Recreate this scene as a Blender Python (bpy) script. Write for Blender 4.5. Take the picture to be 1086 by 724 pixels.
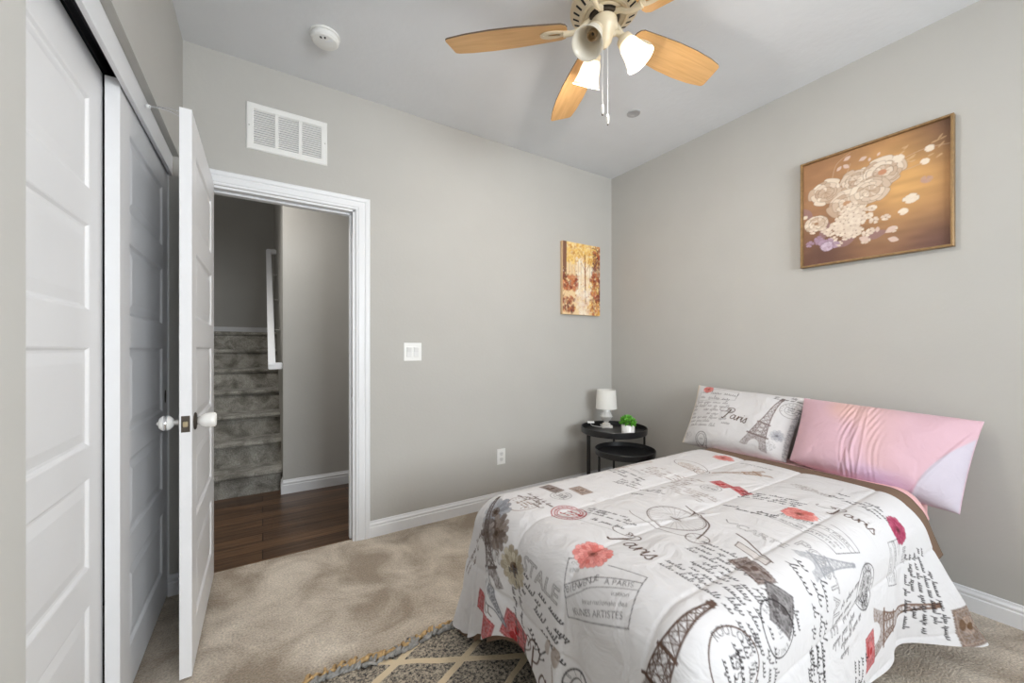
import bpy, bmesh, math, random
import numpy as np
from mathutils import Vector, Matrix, Euler
for o in list(bpy.data.objects): bpy.data.objects.remove(o)
S = bpy.context.scene
COL = S.collection
PI = math.pi
# ---------------------------------------------------------------- camera, world, light, exposure
H_CAM = 1.183
cd = bpy.data.cameras.new('camera'); cam = bpy.data.objects.new('camera', cd); COL.objects.link(cam)
cam.location = (0, 0, H_CAM); cam.rotation_euler = (PI/2, 0, -0.565)
cd.sensor_width = 36; cd.lens = 417.12/1086*36; cd.shift_y = (369.68-362)/1086; cd.clip_start = .02
S.camera = cam
S.view_settings.view_transform = 'Standard'; S.view_settings.look = 'None'
S.view_settings.exposure = 0.62; S.view_settings.gamma = 1; S.view_settings.use_curve_mapping = False
w = bpy.data.worlds.new('sky'); S.world = w; w.use_nodes = True
bg = w.node_tree.nodes['Background']; bg.inputs[0].default_value = (.75, .87, 1, 1); bg.inputs[1].default_value = 2.0
def area(name, loc, rot, sx, sy, power, col=(1, 1, 1), spread=180):
    l = bpy.data.lights.new(name, 'AREA'); l.shape = 'RECTANGLE'; l.size = sx; l.size_y = sy; l.energy = power; l.color = col
    l.spread = math.radians(spread)
    o = bpy.data.objects.new(name, l); COL.objects.link(o); o.location = loc; o.rotation_euler = rot; return o
# daylight of the rear window, then of a side window added as fill (both outside their panes)
area('window_and_fill_daylight', (1.25, -2.45, 1.45), (PI/2, 0, 0), 1.9, 1.35, 95, (.94, .98, 1.0))
area('window_and_fill_daylight', (2.85, -1.32, 1.55), (PI/2, 0, PI/2), .95, 1.35, 58, (.94, .98, 1.0))  # added lamp behind the side window, brightens the left closet doors
area('hall_fill', (-.35, 3.2, 2.68), (0, 0, 0), .35, .35, 12, (1, .97, .93))  # added area lamp to brighten the hall, no fixture modelled
area('landing_fill', (-.5, 5.2, 3.95), (0, 0, 0), .5, .5, 1.2, (1, .97, .93))  # unseen lamp added for a faint top light in the stairwell
FAN_BULB = 15

# ---------------------------------------------------------------- dimensions
XL, XR, YB, HC = -.341, 2.709, 2.565, 2.74     # bedroom left / right / back wall, ceiling
YN = -2.30                                      # rear wall behind the camera
YH = 3.72; HWT = .115                           # hall far wall

# ---------------------------------------------------------------- materials
def nt(name):
    m = bpy.data.materials.new(name); m.use_nodes = True
    return m, m.node_tree, m.node_tree.nodes['Principled BSDF']
def mat(name, col, rough=.5, metal=0., bump=0., bscale=60., var=0., vscale=4., spec=.5, trans=0., sheen=0., detail=4.):
    m, t, p = nt(name)
    p.inputs['Base Color'].default_value = (*col, 1); p.inputs['Roughness'].default_value = rough
    p.inputs['Metallic'].default_value = metal; p.inputs['Specular IOR Level'].default_value = spec
    if sheen: p.inputs['Sheen Weight'].default_value = sheen
    if trans: p.inputs['Transmission Weight'].default_value = trans
    tc = t.nodes.new('ShaderNodeTexCoord')
    n = t.nodes.new('ShaderNodeTexNoise'); n.inputs['Scale'].default_value = vscale; n.inputs['Detail'].default_value = 5
    t.links.new(tc.outputs['Object'], n.inputs['Vector'])
    r = t.nodes.new('ShaderNodeMapRange'); r.inputs[1].default_value = .3; r.inputs[2].default_value = .7
    v = max(var, .015); r.inputs[3].default_value = 1-v; r.inputs[4].default_value = 1+v
    t.links.new(n.outputs['Fac'], r.inputs[0])
    mx = t.nodes.new('ShaderNodeMix'); mx.data_type = 'RGBA'; mx.blend_type = 'MULTIPLY'; mx.inputs[0].default_value = 1
    mx.inputs[6].default_value = (*col, 1); t.links.new(r.outputs[0], mx.inputs[7]); t.links.new(mx.outputs[2], p.inputs['Base Color'])
    if bump:
        n2 = t.nodes.new('ShaderNodeTexNoise'); n2.inputs['Scale'].default_value = bscale; n2.inputs['Detail'].default_value = detail
        t.links.new(tc.outputs['Object'], n2.inputs['Vector'])
        b = t.nodes.new('ShaderNodeBump'); b.inputs['Strength'].default_value = 1; b.inputs['Distance'].default_value = bump
        t.links.new(n2.outputs['Fac'], b.inputs['Height']); t.links.new(b.outputs[0], p.inputs['Normal'])
    return m
def lin(r, g, b):
    f = lambda c: (c/255/12.92) if c/255 <= .04045 else ((c/255+.055)/1.055)**2.4
    return (f(r), f(g), f(b))
M = {}
M['wall'] = mat('wall_paint', (.50, .489, .462), .85, bump=.0006, bscale=55, var=.01, spec=.2)
M['ceil'] = mat('ceiling_paint', (.74, .755, .775), .9, bump=.0015, bscale=30, var=.01, spec=.1)
M['white'] = mat('white_trim_paint', (.80, .81, .83), .38, var=.01)
M['door'] = mat('white_door_paint', (.82, .82, .83), .36, var=.012, bump=.0002, bscale=90)
M['plastic'] = mat('white_plastic', (.82, .82, .80), .35)
M['dark'] = mat('dark_recess', (.012, .012, .013), .8)
M['track'] = mat('dark_track_metal', (.10, .10, .11), .35, metal=.9)
M['steel'] = mat('brushed_steel', (.55, .54, .52), .28, metal=1)
M['bronze'] = mat('aged_dark_metal', (.10, .085, .07), .45, metal=.9)
M['chrome'] = mat('chrome', (.75, .75, .76), .12, metal=1)
M['ceramic'] = mat('white_ceramic', (.84, .83, .80), .16)
M['black'] = mat('black_satin_metal', (.012, .012, .013), .32, spec=.6, bump=.0002, bscale=200)
M['cream'] = mat('cream_enamel', (.70, .60, .43), .35)
M['gold'] = mat('bronze_gold_frame', (.27, .165, .07), .42, metal=.35, bump=.0006, bscale=70, var=.22, vscale=30)
M['canvasedge'] = mat('canvas_edge', (.72, .50, .30), .8, bump=.0003, bscale=300)
M['mattress'] = mat('pink_fitted_sheet', (.74, .40, .42), .8, bump=.002, bscale=14, sheen=.2)
M['brown'] = mat('brown_blanket', (.165, .102, .066), .9, bump=.001, bscale=30, var=.06)
M['pinksheet'] = mat('pink_flat_sheet', (.76, .42, .42), .75, bump=.001, bscale=25, sheen=.2)
M['bedbase'] = mat('grey_bed_base_cloth', (.10, .09, .085), .9, bump=.0008, bscale=200)
M['soil'] = mat('dark_soil', (.03, .02, .015), .95, bump=.003, bscale=60)
M['leaf'] = mat('bright_green_leaf', (.10, .34, .03), .45, var=.35, vscale=40)
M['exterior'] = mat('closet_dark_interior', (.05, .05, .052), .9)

def carpet(name, c1, c2, sc=2.6):
    m, t, p = nt(name); p.inputs['Roughness'].default_value = 1; p.inputs['Specular IOR Level'].default_value = .05
    p.inputs['Sheen Weight'].default_value = .25; p.inputs['Sheen Roughness'].default_value = .5
    tc = t.nodes.new('ShaderNodeTexCoord')
    a = t.nodes.new('ShaderNodeTexNoise'); a.inputs['Scale'].default_value = sc; a.inputs['Detail'].default_value = 6; a.inputs['Roughness'].default_value = .6; a.inputs['Distortion'].default_value = .6
    b = t.nodes.new('ShaderNodeTexNoise'); b.inputs['Scale'].default_value = 130; b.inputs['Detail'].default_value = 3
    t.links.new(tc.outputs['Object'], a.inputs['Vector']); t.links.new(tc.outputs['Object'], b.inputs['Vector'])
    r = t.nodes.new('ShaderNodeValToRGB'); r.color_ramp.elements[0].position = .36; r.color_ramp.elements[1].position = .64
    r.color_ramp.elements[0].color = (*c1, 1); r.color_ramp.elements[1].color = (*c2, 1); t.links.new(a.outputs['Fac'], r.inputs[0])
    mr = t.nodes.new('ShaderNodeMapRange'); mr.inputs[1].default_value = .3; mr.inputs[2].default_value = .7; mr.inputs[3].default_value = .72; mr.inputs[4].default_value = 1.25
    t.links.new(b.outputs['Fac'], mr.inputs[0])
    mx = t.nodes.new('ShaderNodeMix'); mx.data_type = 'RGBA'; mx.blend_type = 'MULTIPLY'; mx.inputs[0].default_value = 1
    t.links.new(r.outputs[0], mx.inputs[6]); t.links.new(mr.outputs[0], mx.inputs[7]); t.links.new(mx.outputs[2], p.inputs['Base Color'])
    ad = t.nodes.new('ShaderNodeMath'); ad.operation = 'MULTIPLY_ADD'; ad.inputs[1].default_value = 1.6
    t.links.new(a.outputs['Fac'], ad.inputs[0]); t.links.new(b.outputs['Fac'], ad.inputs[2])
    bp = t.nodes.new('ShaderNodeBump'); bp.inputs['Distance'].default_value = .009; t.links.new(ad.outputs[0], bp.inputs['Height']); t.links.new(bp.outputs[0], p.inputs['Normal'])
    return m
M['carpet'] = carpet('beige_carpet', lin(156, 141, 123), lin(214, 202, 186), 3.4)
M['staircarpet'] = carpet('grey_stair_carpet', lin(112, 109, 101), lin(168, 165, 157), 9)

def planks(name, c1, c2, c3, bw, rh, rot=0):
    m, t, p = nt(name); p.inputs['Roughness'].default_value = .33
    tc = t.nodes.new('ShaderNodeTexCoord'); mp = t.nodes.new('ShaderNodeMapping'); mp.inputs['Rotation'].default_value = (0, 0, rot)
    t.links.new(tc.outputs['Object'], mp.inputs[0])
    b = t.nodes.new('ShaderNodeTexBrick'); b.inputs['Scale'].default_value = 1; b.inputs['Brick Width'].default_value = bw; b.inputs['Row Height'].default_value = rh
    b.inputs['Mortar Size'].default_value = .0028; b.inputs['Color1'].default_value = (*c1, 1); b.inputs['Color2'].default_value = (*c2, 1); b.inputs['Mortar'].default_value = (*c3, 1)
    b.offset = .37
    t.links.new(mp.outputs[0], b.inputs['Vector'])
    mp2 = t.nodes.new('ShaderNodeMapping'); mp2.inputs['Scale'].default_value = (1.2, 22, 1); t.links.new(mp.outputs[0], mp2.inputs[0])
    n = t.nodes.new('ShaderNodeTexNoise'); n.inputs['Scale'].default_value = 2.2; n.inputs['Detail'].default_value = 7; n.inputs['Distortion'].default_value = .5; t.links.new(mp2.outputs[0], n.inputs['Vector'])
    r = t.nodes.new('ShaderNodeMapRange'); r.inputs[1].default_value = .3; r.inputs[2].default_value = .7; r.inputs[3].default_value = .5; r.inputs[4].default_value = 1.5; t.links.new(n.outputs['Fac'], r.inputs[0])
    mx = t.nodes.new('ShaderNodeMix'); mx.data_type = 'RGBA'; mx.blend_type = 'MULTIPLY'; mx.inputs[0].default_value = 1
    t.links.new(b.outputs['Color'], mx.inputs[6]); t.links.new(r.outputs[0], mx.inputs[7]); t.links.new(mx.outputs[2], p.inputs['Base Color'])
    bp = t.nodes.new('ShaderNodeBump'); bp.inputs['Distance'].default_value = .001; t.links.new(n.outputs['Fac'], bp.inputs['Height']); t.links.new(bp.outputs[0], p.inputs['Normal'])
    return m
M['hardwood'] = planks('dark_hardwood_planks', lin(104, 78, 56), lin(64, 47, 35), lin(30, 19, 13), .95, .125)
def grain(name, c1, c2, axis_scale, rough=.38):
    m, t, p = nt(name); p.inputs['Roughness'].default_value = rough
    tc = t.nodes.new('ShaderNodeTexCoord'); mp = t.nodes.new('ShaderNodeMapping'); mp.inputs['Scale'].default_value = axis_scale
    t.links.new(tc.outputs['UV'], mp.inputs[0])
    n = t.nodes.new('ShaderNodeTexNoise'); n.inputs['Scale'].default_value = 3; n.inputs['Detail'].default_value = 6; n.inputs['Distortion'].default_value = .8; t.links.new(mp.outputs[0], n.inputs['Vector'])
    r = t.nodes.new('ShaderNodeValToRGB'); r.color_ramp.elements[0].position = .35; r.color_ramp.elements[1].position = .65
    r.color_ramp.elements[0].color = (*c1, 1); r.color_ramp.elements[1].color = (*c2, 1); t.links.new(n.outputs['Fac'], r.inputs[0]); t.links.new(r.outputs[0], p.inputs['Base Color'])
    return m
M['maple'] = grain('light_maple_veneer', lin(206, 158, 100), lin(222, 176, 118), (1.5, 26, 1))
M['mapledge'] = mat('dark_blade_edge', (.12, .08, .05), .6)

def attr_mat(name, rough=.8, bump=.0005, bscale=600, sheen=0., wr=0.):
    m, t, p = nt(name); p.inputs['Roughness'].default_value = rough; p.inputs['Specular IOR Level'].default_value = .25
    if sheen: p.inputs['Sheen Weight'].default_value = sheen
    a = t.nodes.new('ShaderNodeAttribute'); a.attribute_name = 'print'; t.links.new(a.outputs['Color'], p.inputs['Base Color'])
    tc = t.nodes.new('ShaderNodeTexCoord'); n = t.nodes.new('ShaderNodeTexNoise'); n.inputs['Scale'].default_value = bscale
    t.links.new(tc.outputs['Object'], n.inputs['Vector'])
    b = t.nodes.new('ShaderNodeBump'); b.inputs['Distance'].default_value = bump; t.links.new(n.outputs['Fac'], b.inputs['Height'])
    if wr:
        n2 = t.nodes.new('ShaderNodeTexNoise'); n2.inputs['Scale'].default_value = 9; n2.inputs['Detail'].default_value = 3; n2.inputs['Distortion'].default_value = 1.2
        t.links.new(tc.outputs['Object'], n2.inputs['Vector'])
        b2 = t.nodes.new('ShaderNodeBump'); b2.inputs['Distance'].default_value = wr; t.links.new(n2.outputs['Fac'], b2.inputs['Height']); t.links.new(b2.outputs[0], b.inputs['Normal'])
    t.links.new(b.outputs[0], p.inputs['Normal'])
    return m
M['printcloth'] = attr_mat('printed_cotton', .9, .0003, 500, wr=.012)
M['pinkcloth'] = attr_mat('pink_satin_cotton', .6, .0002, 500, sheen=.1, wr=.008)
M['canvas'] = attr_mat('painted_canvas', .55, .0004, 300)

def glass_mat():
    m, t, p = nt('window_glass'); p.inputs['Base Color'].default_value = (1, 1, 1, 1); p.inputs['Roughness'].default_value = 0
    tr = t.nodes.new('ShaderNodeBsdfTransparent'); gl = t.nodes.new('ShaderNodeBsdfGlossy'); gl.inputs['Roughness'].default_value = .02
    fr = t.nodes.new('ShaderNodeFresnel'); mx = t.nodes.new('ShaderNodeMixShader')
    t.links.new(fr.outputs[0], mx.inputs[0]); t.links.new(tr.outputs[0], mx.inputs[1]); t.links.new(gl.outputs[0], mx.inputs[2])
    t.links.new(mx.outputs[0], t.nodes['Material Output'].inputs[0]); return m
M['glass'] = glass_mat()
def shade_mat():
    m, t, p = nt('frosted_white_glass')
    d = t.nodes.new('ShaderNodeBsdfDiffuse'); d.inputs[0].default_value = (.88, .83, .72, 1)
    tl = t.nodes.new('ShaderNodeBsdfTranslucent'); tl.inputs[0].default_value = (.96, .93, .88, 1)
    g = t.nodes.new('ShaderNodeBsdfGlossy'); g.inputs['Roughness'].default_value = .15
    m1 = t.nodes.new('ShaderNodeMixShader'); m1.inputs[0].default_value = .22; t.links.new(d.outputs[0], m1.inputs[1]); t.links.new(tl.outputs[0], m1.inputs[2])
    m2 = t.nodes.new('ShaderNodeMixShader'); m2.inputs[0].default_value = .05; t.links.new(m1.outputs[0], m2.inputs[1]); t.links.new(g.outputs[0], m2.inputs[2])
    t.links.new(m2.outputs[0], t.nodes['Material Output'].inputs[0]); return m
M['frost'] = shade_mat()
def emis(name, col, s):
    m, t, p = nt(name); p.inputs['Base Color'].default_value = (*col, 1); p.inputs['Emission Color'].default_value = (*col, 1); p.inputs['Emission Strength'].default_value = s; return m
M['bulb'] = emis('lit_bulb', (1, .92, .82), 14)
M['linen'] = mat('white_linen_shade', (.80, .79, .75), .9, bump=.0006, bscale=260)

def rug_mat():
    m, t, p = nt('diamond_pattern_rug'); p.inputs['Roughness'].default_value = 1; p.inputs['Specular IOR Level'].default_value = .05
    tc = t.nodes.new('ShaderNodeTexCoord')
    nz = t.nodes.new('ShaderNodeTexNoise'); nz.inputs['Scale'].default_value = 7; t.links.new(tc.outputs['Object'], nz.inputs['Vector'])
    sp = t.nodes.new('ShaderNodeSeparateXYZ')
    wv = t.nodes.new('ShaderNodeVectorMath'); wv.operation = 'MULTIPLY_ADD'; wv.inputs[1].default_value = (.022, .022, 0)
    t.links.new(nz.outputs['Color'], wv.inputs[0]); t.links.new(tc.outputs['Object'], wv.inputs[2]); t.links.new(wv.outputs[0], sp.inputs[0])
    def lines(cx, cy, per, off):
        a = t.nodes.new('ShaderNodeMath'); a.operation = 'MULTIPLY'; a.inputs[1].default_value = cx/per; t.links.new(sp.outputs[0], a.inputs[0])
        b = t.nodes.new('ShaderNodeMath'); b.operation = 'MULTIPLY_ADD'; b.inputs[1].default_value = cy/per; t.links.new(sp.outputs[1], b.inputs[0]); t.links.new(a.outputs[0], b.inputs[2])
        c = t.nodes.new('ShaderNodeMath'); c.operation = 'ADD'; c.inputs[1].default_value = off+20; t.links.new(b.outputs[0], c.inputs[0])
        d = t.nodes.new('ShaderNodeMath'); d.operation = 'FRACT'; t.links.new(c.outputs[0], d.inputs[0])
        e = t.nodes.new('ShaderNodeMath'); e.operation = 'SUBTRACT'; e.inputs[1].default_value = .5; t.links.new(d.outputs[0], e.inputs[0])
        g = t.nodes.new('ShaderNodeMath'); g.operation = 'ABSOLUTE'; t.links.new(e.outputs[0], g.inputs[0])
        h = t.nodes.new('ShaderNodeMath'); h.operation = 'LESS_THAN'; h.inputs[1].default_value = .0125/per; t.links.new(g.outputs[0], h.inputs[0]); return h
    l1 = lines(-.48, .877, .203, .72); l2 = lines(.477, .879, .203, .44)
    mx = t.nodes.new('ShaderNodeMath'); mx.operation = 'MAXIMUM'; t.links.new(l1.outputs[0], mx.inputs[0]); t.links.new(l2.outputs[0], mx.inputs[1])
    sk = t.nodes.new('ShaderNodeTexNoise'); sk.inputs['Scale'].default_value = 95; sk.inputs['Detail'].default_value = 6; sk.inputs['Roughness'].default_value = .75; t.links.new(tc.outputs['Object'], sk.inputs['Vector'])
    rp = t.nodes.new('ShaderNodeValToRGB'); e = rp.color_ramp.elements; e[0].position = .40; e[0].color = (.035, .037, .043, 1); e[1].position = .58; e[1].color = (*lin(186, 174, 156), 1)
    t.links.new(sk.outputs['Fac'], rp.inputs[0])
    cm = t.nodes.new('ShaderNodeMix'); cm.data_type = 'RGBA'; t.links.new(mx.outputs[0], cm.inputs[0]); t.links.new(rp.outputs[0], cm.inputs[6]); cm.inputs[7].default_value = (*lin(214, 196, 166), 1)
    t.links.new(cm.outputs[2], p.inputs['Base Color'])
    bp = t.nodes.new('ShaderNodeBump'); bp.inputs['Distance'].default_value = .006; t.links.new(sk.outputs['Fac'], bp.inputs['Height']); t.links.new(bp.outputs[0], p.inputs['Normal'])
    return m
M['rug'] = rug_mat()
M['fringe_grey'] = mat('grey_braid_yarn', lin(140, 138, 134), 1, var=.35, vscale=60)
M['fringe_tan'] = mat('tan_braid_yarn', lin(182, 152, 108), 1, var=.25, vscale=60)

# ---------------------------------------------------------------- mesh helpers
def link(name, me, m, parent=None):
    o = bpy.data.objects.new(name, me); COL.objects.link(o)
    for x in (m if isinstance(m, (list, tuple)) else [m]): me.materials.append(x)
    if parent is not None:
        r = parent
        off = Vector((0, 0, 0))
        while r is not None: off += r.location; r = r.parent
        for v in me.vertices: v.co -= off
        o.parent = parent
    return o
def obj(name, bm, m, parent=None, smooth=False, auto=None):
    bmesh.ops.recalc_face_normals(bm, faces=bm.faces)
    me = bpy.data.meshes.new(name); bm.to_mesh(me); bm.free()
    if smooth or auto:
        for p in me.polygons: p.use_smooth = True
    if auto: me.set_sharp_from_angle(angle=math.radians(auto))
    return link(name, me, m, parent)
def root(name, loc, label, cat, group=None, kind=None):
    o = bpy.data.objects.new(name, None); COL.objects.link(o); o.location = loc; o.empty_display_size = .05
    return tag(o, label, cat, group, kind)
def tag(o, label=None, cat=None, group=None, kind=None):
    if label: o['label'] = label
    if cat: o['category'] = cat
    if group: o['group'] = group
    if kind: o['kind'] = kind
    return o
def box(bm, lo, hi, bev=0., mi=0, mtx=None, seg=2):
    c = [(a+b)/2 for a, b in zip(lo, hi)]; s = [abs(b-a) for a, b in zip(lo, hi)]
    t = bmesh.new(); bmesh.ops.create_cube(t, size=1, matrix=Matrix.Translation(c) @ Matrix.Diagonal((*s, 1)))
    if bev: bmesh.ops.bevel(t, geom=t.edges[:], offset=bev, segments=seg, profile=.5, affect='EDGES')
    merge(bm, t, mi, mtx)
def merge(bm, t, mi=0, mtx=None):
    if mtx is not None: bmesh.ops.transform(t, matrix=mtx, verts=t.verts)
    for f in t.faces: f.material_index = mi
    me = bpy.data.meshes.new('tmp'); t.to_mesh(me); t.free(); bm.from_mesh(me); bpy.data.meshes.remove(me)
def lathe(bm, prof, c=(0, 0, 0), seg=32, mi=0, mtx=None, caps=True):
    """prof: (r,z) list, revolved about z"""
    t = bmesh.new(); rings = []
    for r, z in prof:
        if r < 1e-6: rings.append([t.verts.new((0, 0, z))])
        else: rings.append([t.verts.new((r*math.cos(2*PI*k/seg), r*math.sin(2*PI*k/seg), z)) for k in range(seg)])
    for a, b in zip(rings, rings[1:]):
        for k in range(seg):
            k2 = (k+1) % seg
            if len(a) == 1 and len(b) == 1: continue
            if len(a) == 1: t.faces.new((a[0], b[k], b[k2]))
            elif len(b) == 1: t.faces.new((a[k], a[k2], b[0]))
            else: t.faces.new((a[k], a[k2], b[k2], b[k]))
    if caps:
        for r in (rings[0], rings[-1]):
            if len(r) > 1: t.faces.new(r)
    m = Matrix.Translation(c)
    if mtx is not None: m = mtx @ m
    merge(bm, t, mi, m)
def smooth_pts(pts, n=8):
    P = [Vector(p) for p in pts]
    if len(P) < 3: return P
    out = []
    for i in range(len(P)-1):
        a, b, c, d = P[max(i-1, 0)], P[i], P[i+1], P[min(i+2, len(P)-1)]
        for k in range(n):
            t = k/n; out.append(.5*((2*b)+(c-a)*t+(2*a-5*b+4*c-d)*t*t+(3*b-a-3*c+d)*t**3))
    out.append(P[-1]); return out
def tube(bm, pts, r, seg=10, mi=0, mtx=None):
    pts = [Vector(p) for p in pts]; t = bmesh.new(); rings = []
    up = None
    for i, p in enumerate(pts):
        d = (pts[min(i+1, len(pts)-1)]-pts[max(i-1, 0)]).normalized()
        if up is None: up = Vector((0, 0, 1)) if abs(d.z) < .9 else Vector((1, 0, 0))
        x = d.cross(up).normalized(); y = x.cross(d).normalized(); up = y
        rr = r[i] if isinstance(r, (list, tuple)) else r
        rings.append([t.verts.new(p+x*rr*math.cos(2*PI*k/seg)+y*rr*math.sin(2*PI*k/seg)) for k in range(seg)])
    for a, b in zip(rings, rings[1:]):
        for k in range(seg): t.faces.new((a[k], a[(k+1) % seg], b[(k+1) % seg], b[k]))
    t.faces.new(rings[0]); t.faces.new(rings[-1][::-1])
    merge(bm, t, mi, mtx)
def extrude_profile(bm, prof, p0, p1, out, mi=0, miter0=0., miter1=0.):
    """prof: (d,z) outline: d along 'out', z up; swept from p0 to p1"""
    p0 = Vector(p0); p1 = Vector(p1); out = Vector(out); d = (p1-p0).normalized(); t = bmesh.new()
    A = [t.verts.new(p0+out*a+Vector((0, 0, z))-d*(-miter0*a)) for a, z in prof]
    B = [t.verts.new(p1+out*a+Vector((0, 0, z))-d*(miter1*a)) for a, z in prof]
    n = len(prof)
    for k in range(n): t.faces.new((A[k], A[(k+1) % n], B[(k+1) % n], B[k]))
    t.faces.new(A[::-1]); t.faces.new(B); merge(bm, t, mi)
def grid_mesh(name, V, F, m, parent=None, colors=None, smooth=True):
    me = bpy.data.meshes.new(name); V = np.asarray(V, np.float32); F = np.asarray(F, np.int32)
    me.vertices.add(len(V)); me.vertices.foreach_set('co', V.ravel())
    me.loops.add(F.size); me.loops.foreach_set('vertex_index', F.ravel())
    me.polygons.add(len(F)); me.polygons.foreach_set('loop_start', np.arange(0, F.size, 4, dtype=np.int32))
    me.polygons.foreach_set('use_smooth', np.full(len(F), smooth))
    me.update(calc_edges=True)
    if colors is not None:
        a = me.color_attributes.new('print', 'FLOAT_COLOR', 'POINT')
        c = np.ones((len(V), 4), np.float32); c[:, :3] = colors; a.data.foreach_set('color', c.ravel())
    if parent is not None:
        off = np.array(parent.location if parent.parent is None else parent.location+parent.parent.location, np.float32)
        V2 = V-off; me.vertices.foreach_set('co', V2.ravel().astype(np.float32)); me.update()
    o = bpy.data.objects.new(name, me); COL.objects.link(o); me.materials.append(m)
    if parent is not None: o.parent = parent
    return o
def quads(ny, nx, base=0):
    i = np.arange(ny-1)[:, None]*nx+np.arange(nx-1)[None, :]+base
    return np.stack([i, i+1, i+nx+1, i+nx], -1).reshape(-1, 4)
# ================================================================ THE ROOM
def sbox(name, lo, hi, m, bev=0.):
    bm = bmesh.new(); box(bm, lo, hi, bev); o = obj(name, bm, m); o['kind'] = 'structure'; return o
def sboxes(name, L, m, bev=0.):
    bm = bmesh.new()
    for lo, hi in L: box(bm, lo, hi, bev)
    o = obj(name, bm, m); o['kind'] = 'structure'; return o
CX = -1.02      # closet rear face
DX0, DX1, DZ = -.262, .478, 2.035      # doorway
sbox('floor', (CX-.1, YN-.1, -.1), (XR+.1, YB+.03, 0), M['carpet'])
sbox('ceiling', (CX-.1, YN-.1, HC), (XR+.1, YB+.02, HC+.1), M['ceil'])
sboxes('wall_back', [((CX-.1, YB, 0), (DX0, YB+HWT, HC)), ((DX1, YB, 0), (XR+.1, YB+HWT, HC)), ((DX0, YB, DZ), (DX1, YB+HWT, HC))], M['wall'])
sboxes('wall_right', [((XR, -.8, 0), (XR+.1, YB, HC)), ((XR, YN-.1, 0), (XR+.1, -1.8, HC)), ((XR, -1.8, 0), (XR+.1, -.8, .9)), ((XR, -1.8, 2.2), (XR+.1, -.8, HC))], M['wall'])
# left wall with the closet opening
CY0, CY1, CZ = 1.01, 2.475, 2.11
sboxes('wall_left', [((XL-.045, YN, 0), (XL, CY0, HC)), ((XL-.045, CY1, 0), (XL, YB, HC)), ((XL-.045, CY0, CZ), (XL, CY1, HC))], M['wall'])
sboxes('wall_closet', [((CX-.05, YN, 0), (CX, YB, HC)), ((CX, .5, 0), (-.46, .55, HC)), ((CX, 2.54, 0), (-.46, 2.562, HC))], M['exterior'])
# rear wall, with the window whose daylight fills the room
WX0, WX1, WZ0, WZ1 = .35, 2.15, .9, 2.2
sboxes('wall_front', [((CX-.1, YN-.12, 0), (WX0, YN, HC)), ((WX1, YN-.12, 0), (XR+.1, YN, HC)), ((WX0, YN-.12, 0), (WX1, YN, WZ0)), ((WX0, YN-.12, WZ1), (WX1, YN, HC))], M['wall'])
bm = bmesh.new()
for lo, hi in [((WX0, YN-.09, WZ0), (WX0+.05, YN-.04, WZ1)), ((WX1-.05, YN-.09, WZ0), (WX1, YN-.04, WZ1)), ((WX0, YN-.09, WZ0), (WX1, YN-.04, WZ0+.05)), ((WX0, YN-.09, WZ1-.05), (WX1, YN-.04, WZ1)), (((WX0+WX1)/2-.02, YN-.09, WZ0), ((WX0+WX1)/2+.02, YN-.04, WZ1))]:
    box(bm, lo, hi, .004)
win = obj('window_1', bm, M['white']); win['kind'] = 'structure'
bm = bmesh.new()
for lo, hi in [((XR+.04, -1.8, .9), (XR+.09, -1.75, 2.2)), ((XR+.04, -.85, .9), (XR+.09, -.8, 2.2)), ((XR+.04, -1.8, .9), (XR+.09, -.8, .95)), ((XR+.04, -1.8, 2.15), (XR+.09, -.8, 2.2)), ((XR+.04, -1.8, 1.53), (XR+.09, -.8, 1.57))]: box(bm, lo, hi, .004)
win2 = obj('fill_window', bm, M['white']); win2['kind'] = 'structure'  # unseen window, added to let fill light onto the left doors
bm = bmesh.new(); box(bm, (XR+.063, -1.76, .94), (XR+.067, -.84, 2.16)); obj('window_pane', bm, M['glass'], win2)
bm = bmesh.new(); box(bm, (WX0+.04, YN-.067, WZ0+.04), (WX1-.04, YN-.063, WZ1-.04)); obj('window_pane', bm, M['glass'], win)

# baseboards: moulded profile (distance from the wall, height)
BP = [(0, 0), (.015, 0), (.015, .062), (.011, .068), (.013, .074), (.013, .080), (.006, .088), (.004, .098), (0, .100)]
def baseboard(name, runs):
    bm = bmesh.new()
    for p0, p1, out in runs: extrude_profile(bm, BP, p0, p1, out)
    o = obj(name, bm, M['white']); o['kind'] = 'structure'; return o
baseboard('baseboard_back', [((DX1+.089, YB, 0), (XR, YB, 0), (0, -1, 0))])
baseboard('baseboard_right', [((XR, YB, 0), (XR, YN, 0), (-1, 0, 0))])
baseboard('baseboard_front', [((XR, YN, 0), (XL, YN, 0), (0, 1, 0))])
baseboard('baseboard_left', [((XL, YN, 0), (XL, CY0, 0), (1, 0, 0)), ((XL, CY1, 0), (XL, YB, 0), (1, 0, 0)), ((XL-.042, CY1, 0), (XL+.015, CY1, 0), (0, -1, 0))])
# doorway: casing on the bedroom side, jambs and stops
def casing_profile(bm, x0, x1, z0, z1, y, sgn, vertical, inner):
    """three steps across the width"""
    pass
bm = bmesh.new()
cw = .083
def casing_run(bm, pts_inner, pts_outer, y0):
    """mitred flat casing as nested strips between an inner and an outer path; y0 = wall face, towards -y"""
    steps = [(0, 0), (0, .009), (.10, .011), (.14, .008), (.22, .012), (.55, .014), (.62, .011), (.70, .016), (.93, .018), (1, .014), (1, 0)]
    t = bmesh.new(); rows = []
    for a, b in zip(pts_inner, pts_outer):
        rows.append([t.verts.new((a[0]+(b[0]-a[0])*f, y0-d, a[1]+(b[1]-a[1])*f)) for f, d in steps])
    for r, q in zip(rows, rows[1:]):
        for k in range(len(steps)-1): t.faces.new((r[k], r[k+1], q[k+1], q[k]))
    t.faces.new(rows[0]); t.faces.new(rows[-1][::-1]); merge(bm, t)
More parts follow.
